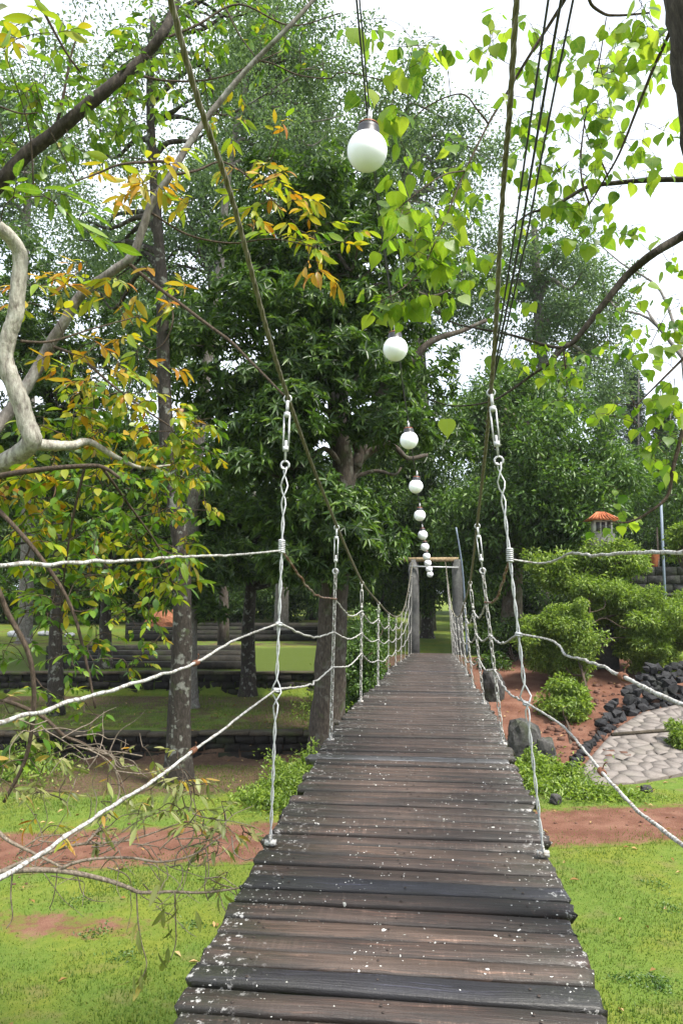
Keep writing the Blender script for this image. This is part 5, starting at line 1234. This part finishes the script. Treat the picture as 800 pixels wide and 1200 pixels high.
branch_of(ht, net, 'twig', ([(840, -60, 2.5), (800, -20, 3.4), (785, 35, 3.8), (765, 80, 3.9), (745, 130, 4), (725, 180, 4.1), (705, 215, 4.2), (690, 240, 4.3)], .012, .004), ([(800, -140, 2.5), (720, -60, 3.5), (690, -5, 4), (705, 15, 4.1), (725, 18, 4.1), (760, 15, 4)], .012, .005),
    ([(790, -220, 2.5), (720, -100, 3.6), (655, 10, 4.2), (620, 65, 4.3), (590, 115, 4.4), (572, 145, 4.4), (545, 200, 4.3), (520, 260, 4.2), (498, 310, 4.1)], .012, .003), ([(690, 240, 4.4), (680, 200, 4.4), (685, 140, 4.4), (700, 80, 4.3), (710, 20, 4.2)], .006, .003), ([(715, 215, 4.5), (700, 180, 4.5), (688, 160, 4.5), (680, 120, 4.5)], .006, .003),
    ([(572, 145, 4.4), (560, 130, 4.3), (540, 110, 4.3), (500, 125, 4.3), (475, 150, 4.3)], .006, .003), ([(545, 200, 4.3), (520, 205, 4.1), (490, 225, 4), (460, 250, 4)], .005, .002), ([(660, 410, 4.7), (663, 440, 4.7), (664, 452, 4.7)], .006, .004),
    ([(498, 310, 4.1), (480, 330, 4), (462, 345, 3.9), (440, 355, 3.9)], .004, .002), ([(895, 400, 2.6), (880, 420, 3.6), (820, 450, 4), (790, 540, 4), (782, 580, 4), (760, 600, 4), (735, 612, 4), (705, 610, 4)], .016, .003), ([(880, 360, 3.0), (850, 370, 4), (800, 420, 4.2), (770, 450, 4.2), (745, 475, 4.2)], .012, .003), ([(600, 393, 4.8), (595, 410, 4.7), (587, 425, 4.6)], .003, .002))
ls = LeafSet(ht); tm = MB()
HC = [(440, 130, 45, 40, 14, 4.0, 4.4, .135), (475, 190, 30, 50, 16, 4.0, 4.4, .135), (500, 75, 55, 45, 20, 3.9, 4.5, .11), (440, 30, 50, 30, 10, 3.9, 4.4, .11), (500, 270, 45, 45, 40, 3.9, 4.4, .11), (478, 250, 30, 40, 14, 3.7, 4.1, .115),
      (446, 352, 25, 15, 13, 4.0, 4.3, .11), (494, 345, 26, 18, 15, 4.0, 4.3, .11), (545, 205, 35, 55, 36, 4.2, 4.8, .10), (520, 315, 40, 20, 16, 4, 4.6, .10), (555, 320, 30, 40, 16, 4.2, 5, .09), (600, 60, 55, 60, 26, 4.2, 5, .105), (610, 160, 40, 70, 26, 4.3, 5, .10),
      (655, 90, 45, 70, 44, 4.2, 5, .10), (700, 80, 45, 60, 40, 4.0, 5, .105), (660, 190, 50, 50, 52, 4.2, 5, .095), (720, 170, 40, 60, 30, 4, 4.8, .095), (765, 30, 35, 50, 44, 3.6, 4.2, .10), (760, 150, 30, 60, 14, 3.8, 4.4, .09), (690, 255, 50, 35, 36, 4.3, 4.9, .095), (640, 270, 45, 30, 16, 4.4, 5, .09),
      (740, 290, 60, 40, 14, 4.4, 5, .09), (600, 345, 40, 20, 10, 4.6, 5, .08), (620, 415, 24, 22, 18, 4.6, 5, .075), (660, 430, 28, 28, 26, 4.6, 5, .08), (655, 465, 14, 12, 8, 4.6, 4.9, .08), (690, 400, 40, 30, 14, 4.6, 5.2, .08), (770, 395, 32, 45, 22, 4, 4.6, .095), (730, 340, 40, 40, 10, 4.4, 5, .085), (785, 460, 20, 40, 24, 3.8, 4.3, .095),
      (735, 480, 35, 30, 12, 4, 4.5, .08), (775, 525, 25, 40, 20, 3.9, 4.3, .085), (712, 580, 16, 14, 7, 4, 4.3, .07), (740, 608, 30, 12, 8, 3.9, 4.2, .065), (793, 330, 15, 40, 8, 4.2, 4.6, .09)]
tg, nf = [], []
for (px, py, rx, ry, n, d0, d1, L) in HC:
    cen = ell_pts(px, py, rx * .85, ry * .85, max(1, int(n * 1.7) // 4), d0, d1)
    for q_ in cen: tg.append(q_); nf.append((L, 4))
net.grow(tm, tg, .002, .03, .1)
for p_, (L, m) in zip(tg, nf):
    ax = unit(rng.normal(size=3) * [1, 1, .3] + [0, 0, -.35]); az = rng.random() * 6.28; ln = .16; tm.tube([p_, p_ + ax * ln * .5, p_ + ax * ln + [0, 0, -.02]], [.0018, .0014, .001], 4, False)
    for j in range(m):
        a = p_ + ax * ln * (j + .3) / m; az += 2.2 + .6 * rng.random(); h = np.array([math.cos(az), math.sin(az), 0]); l = L * (.42 + .56 * rng.random()); d_ = unit(h * (.55 + .4 * rng.random()) + [0, 0, -.9] + .2 * rng.normal(size=3))
        n_ = unit(h + [0, 0, .55] + .45 * rng.normal(size=3)); ls.add(a + d_ * l * .5, d_, n_, l, ('heart', int(rng.integers(4))), 'leaf_heart', .85 + .25 * rng.random())
for (px, py, d_, L, s0) in ((523, 492, 4.5, .11, 1), (578, 418, 4.5, .12, 1)): ls.add(PD(px, py, d_), np.array([.05, 0, -1.0]), -FW + [.1, .1, .2], L, ('heart', 0), 'leaf_heart')
kind(tm.build('twigs', M['twig'], ht, True), 'stuff'); ls.finish(SH)
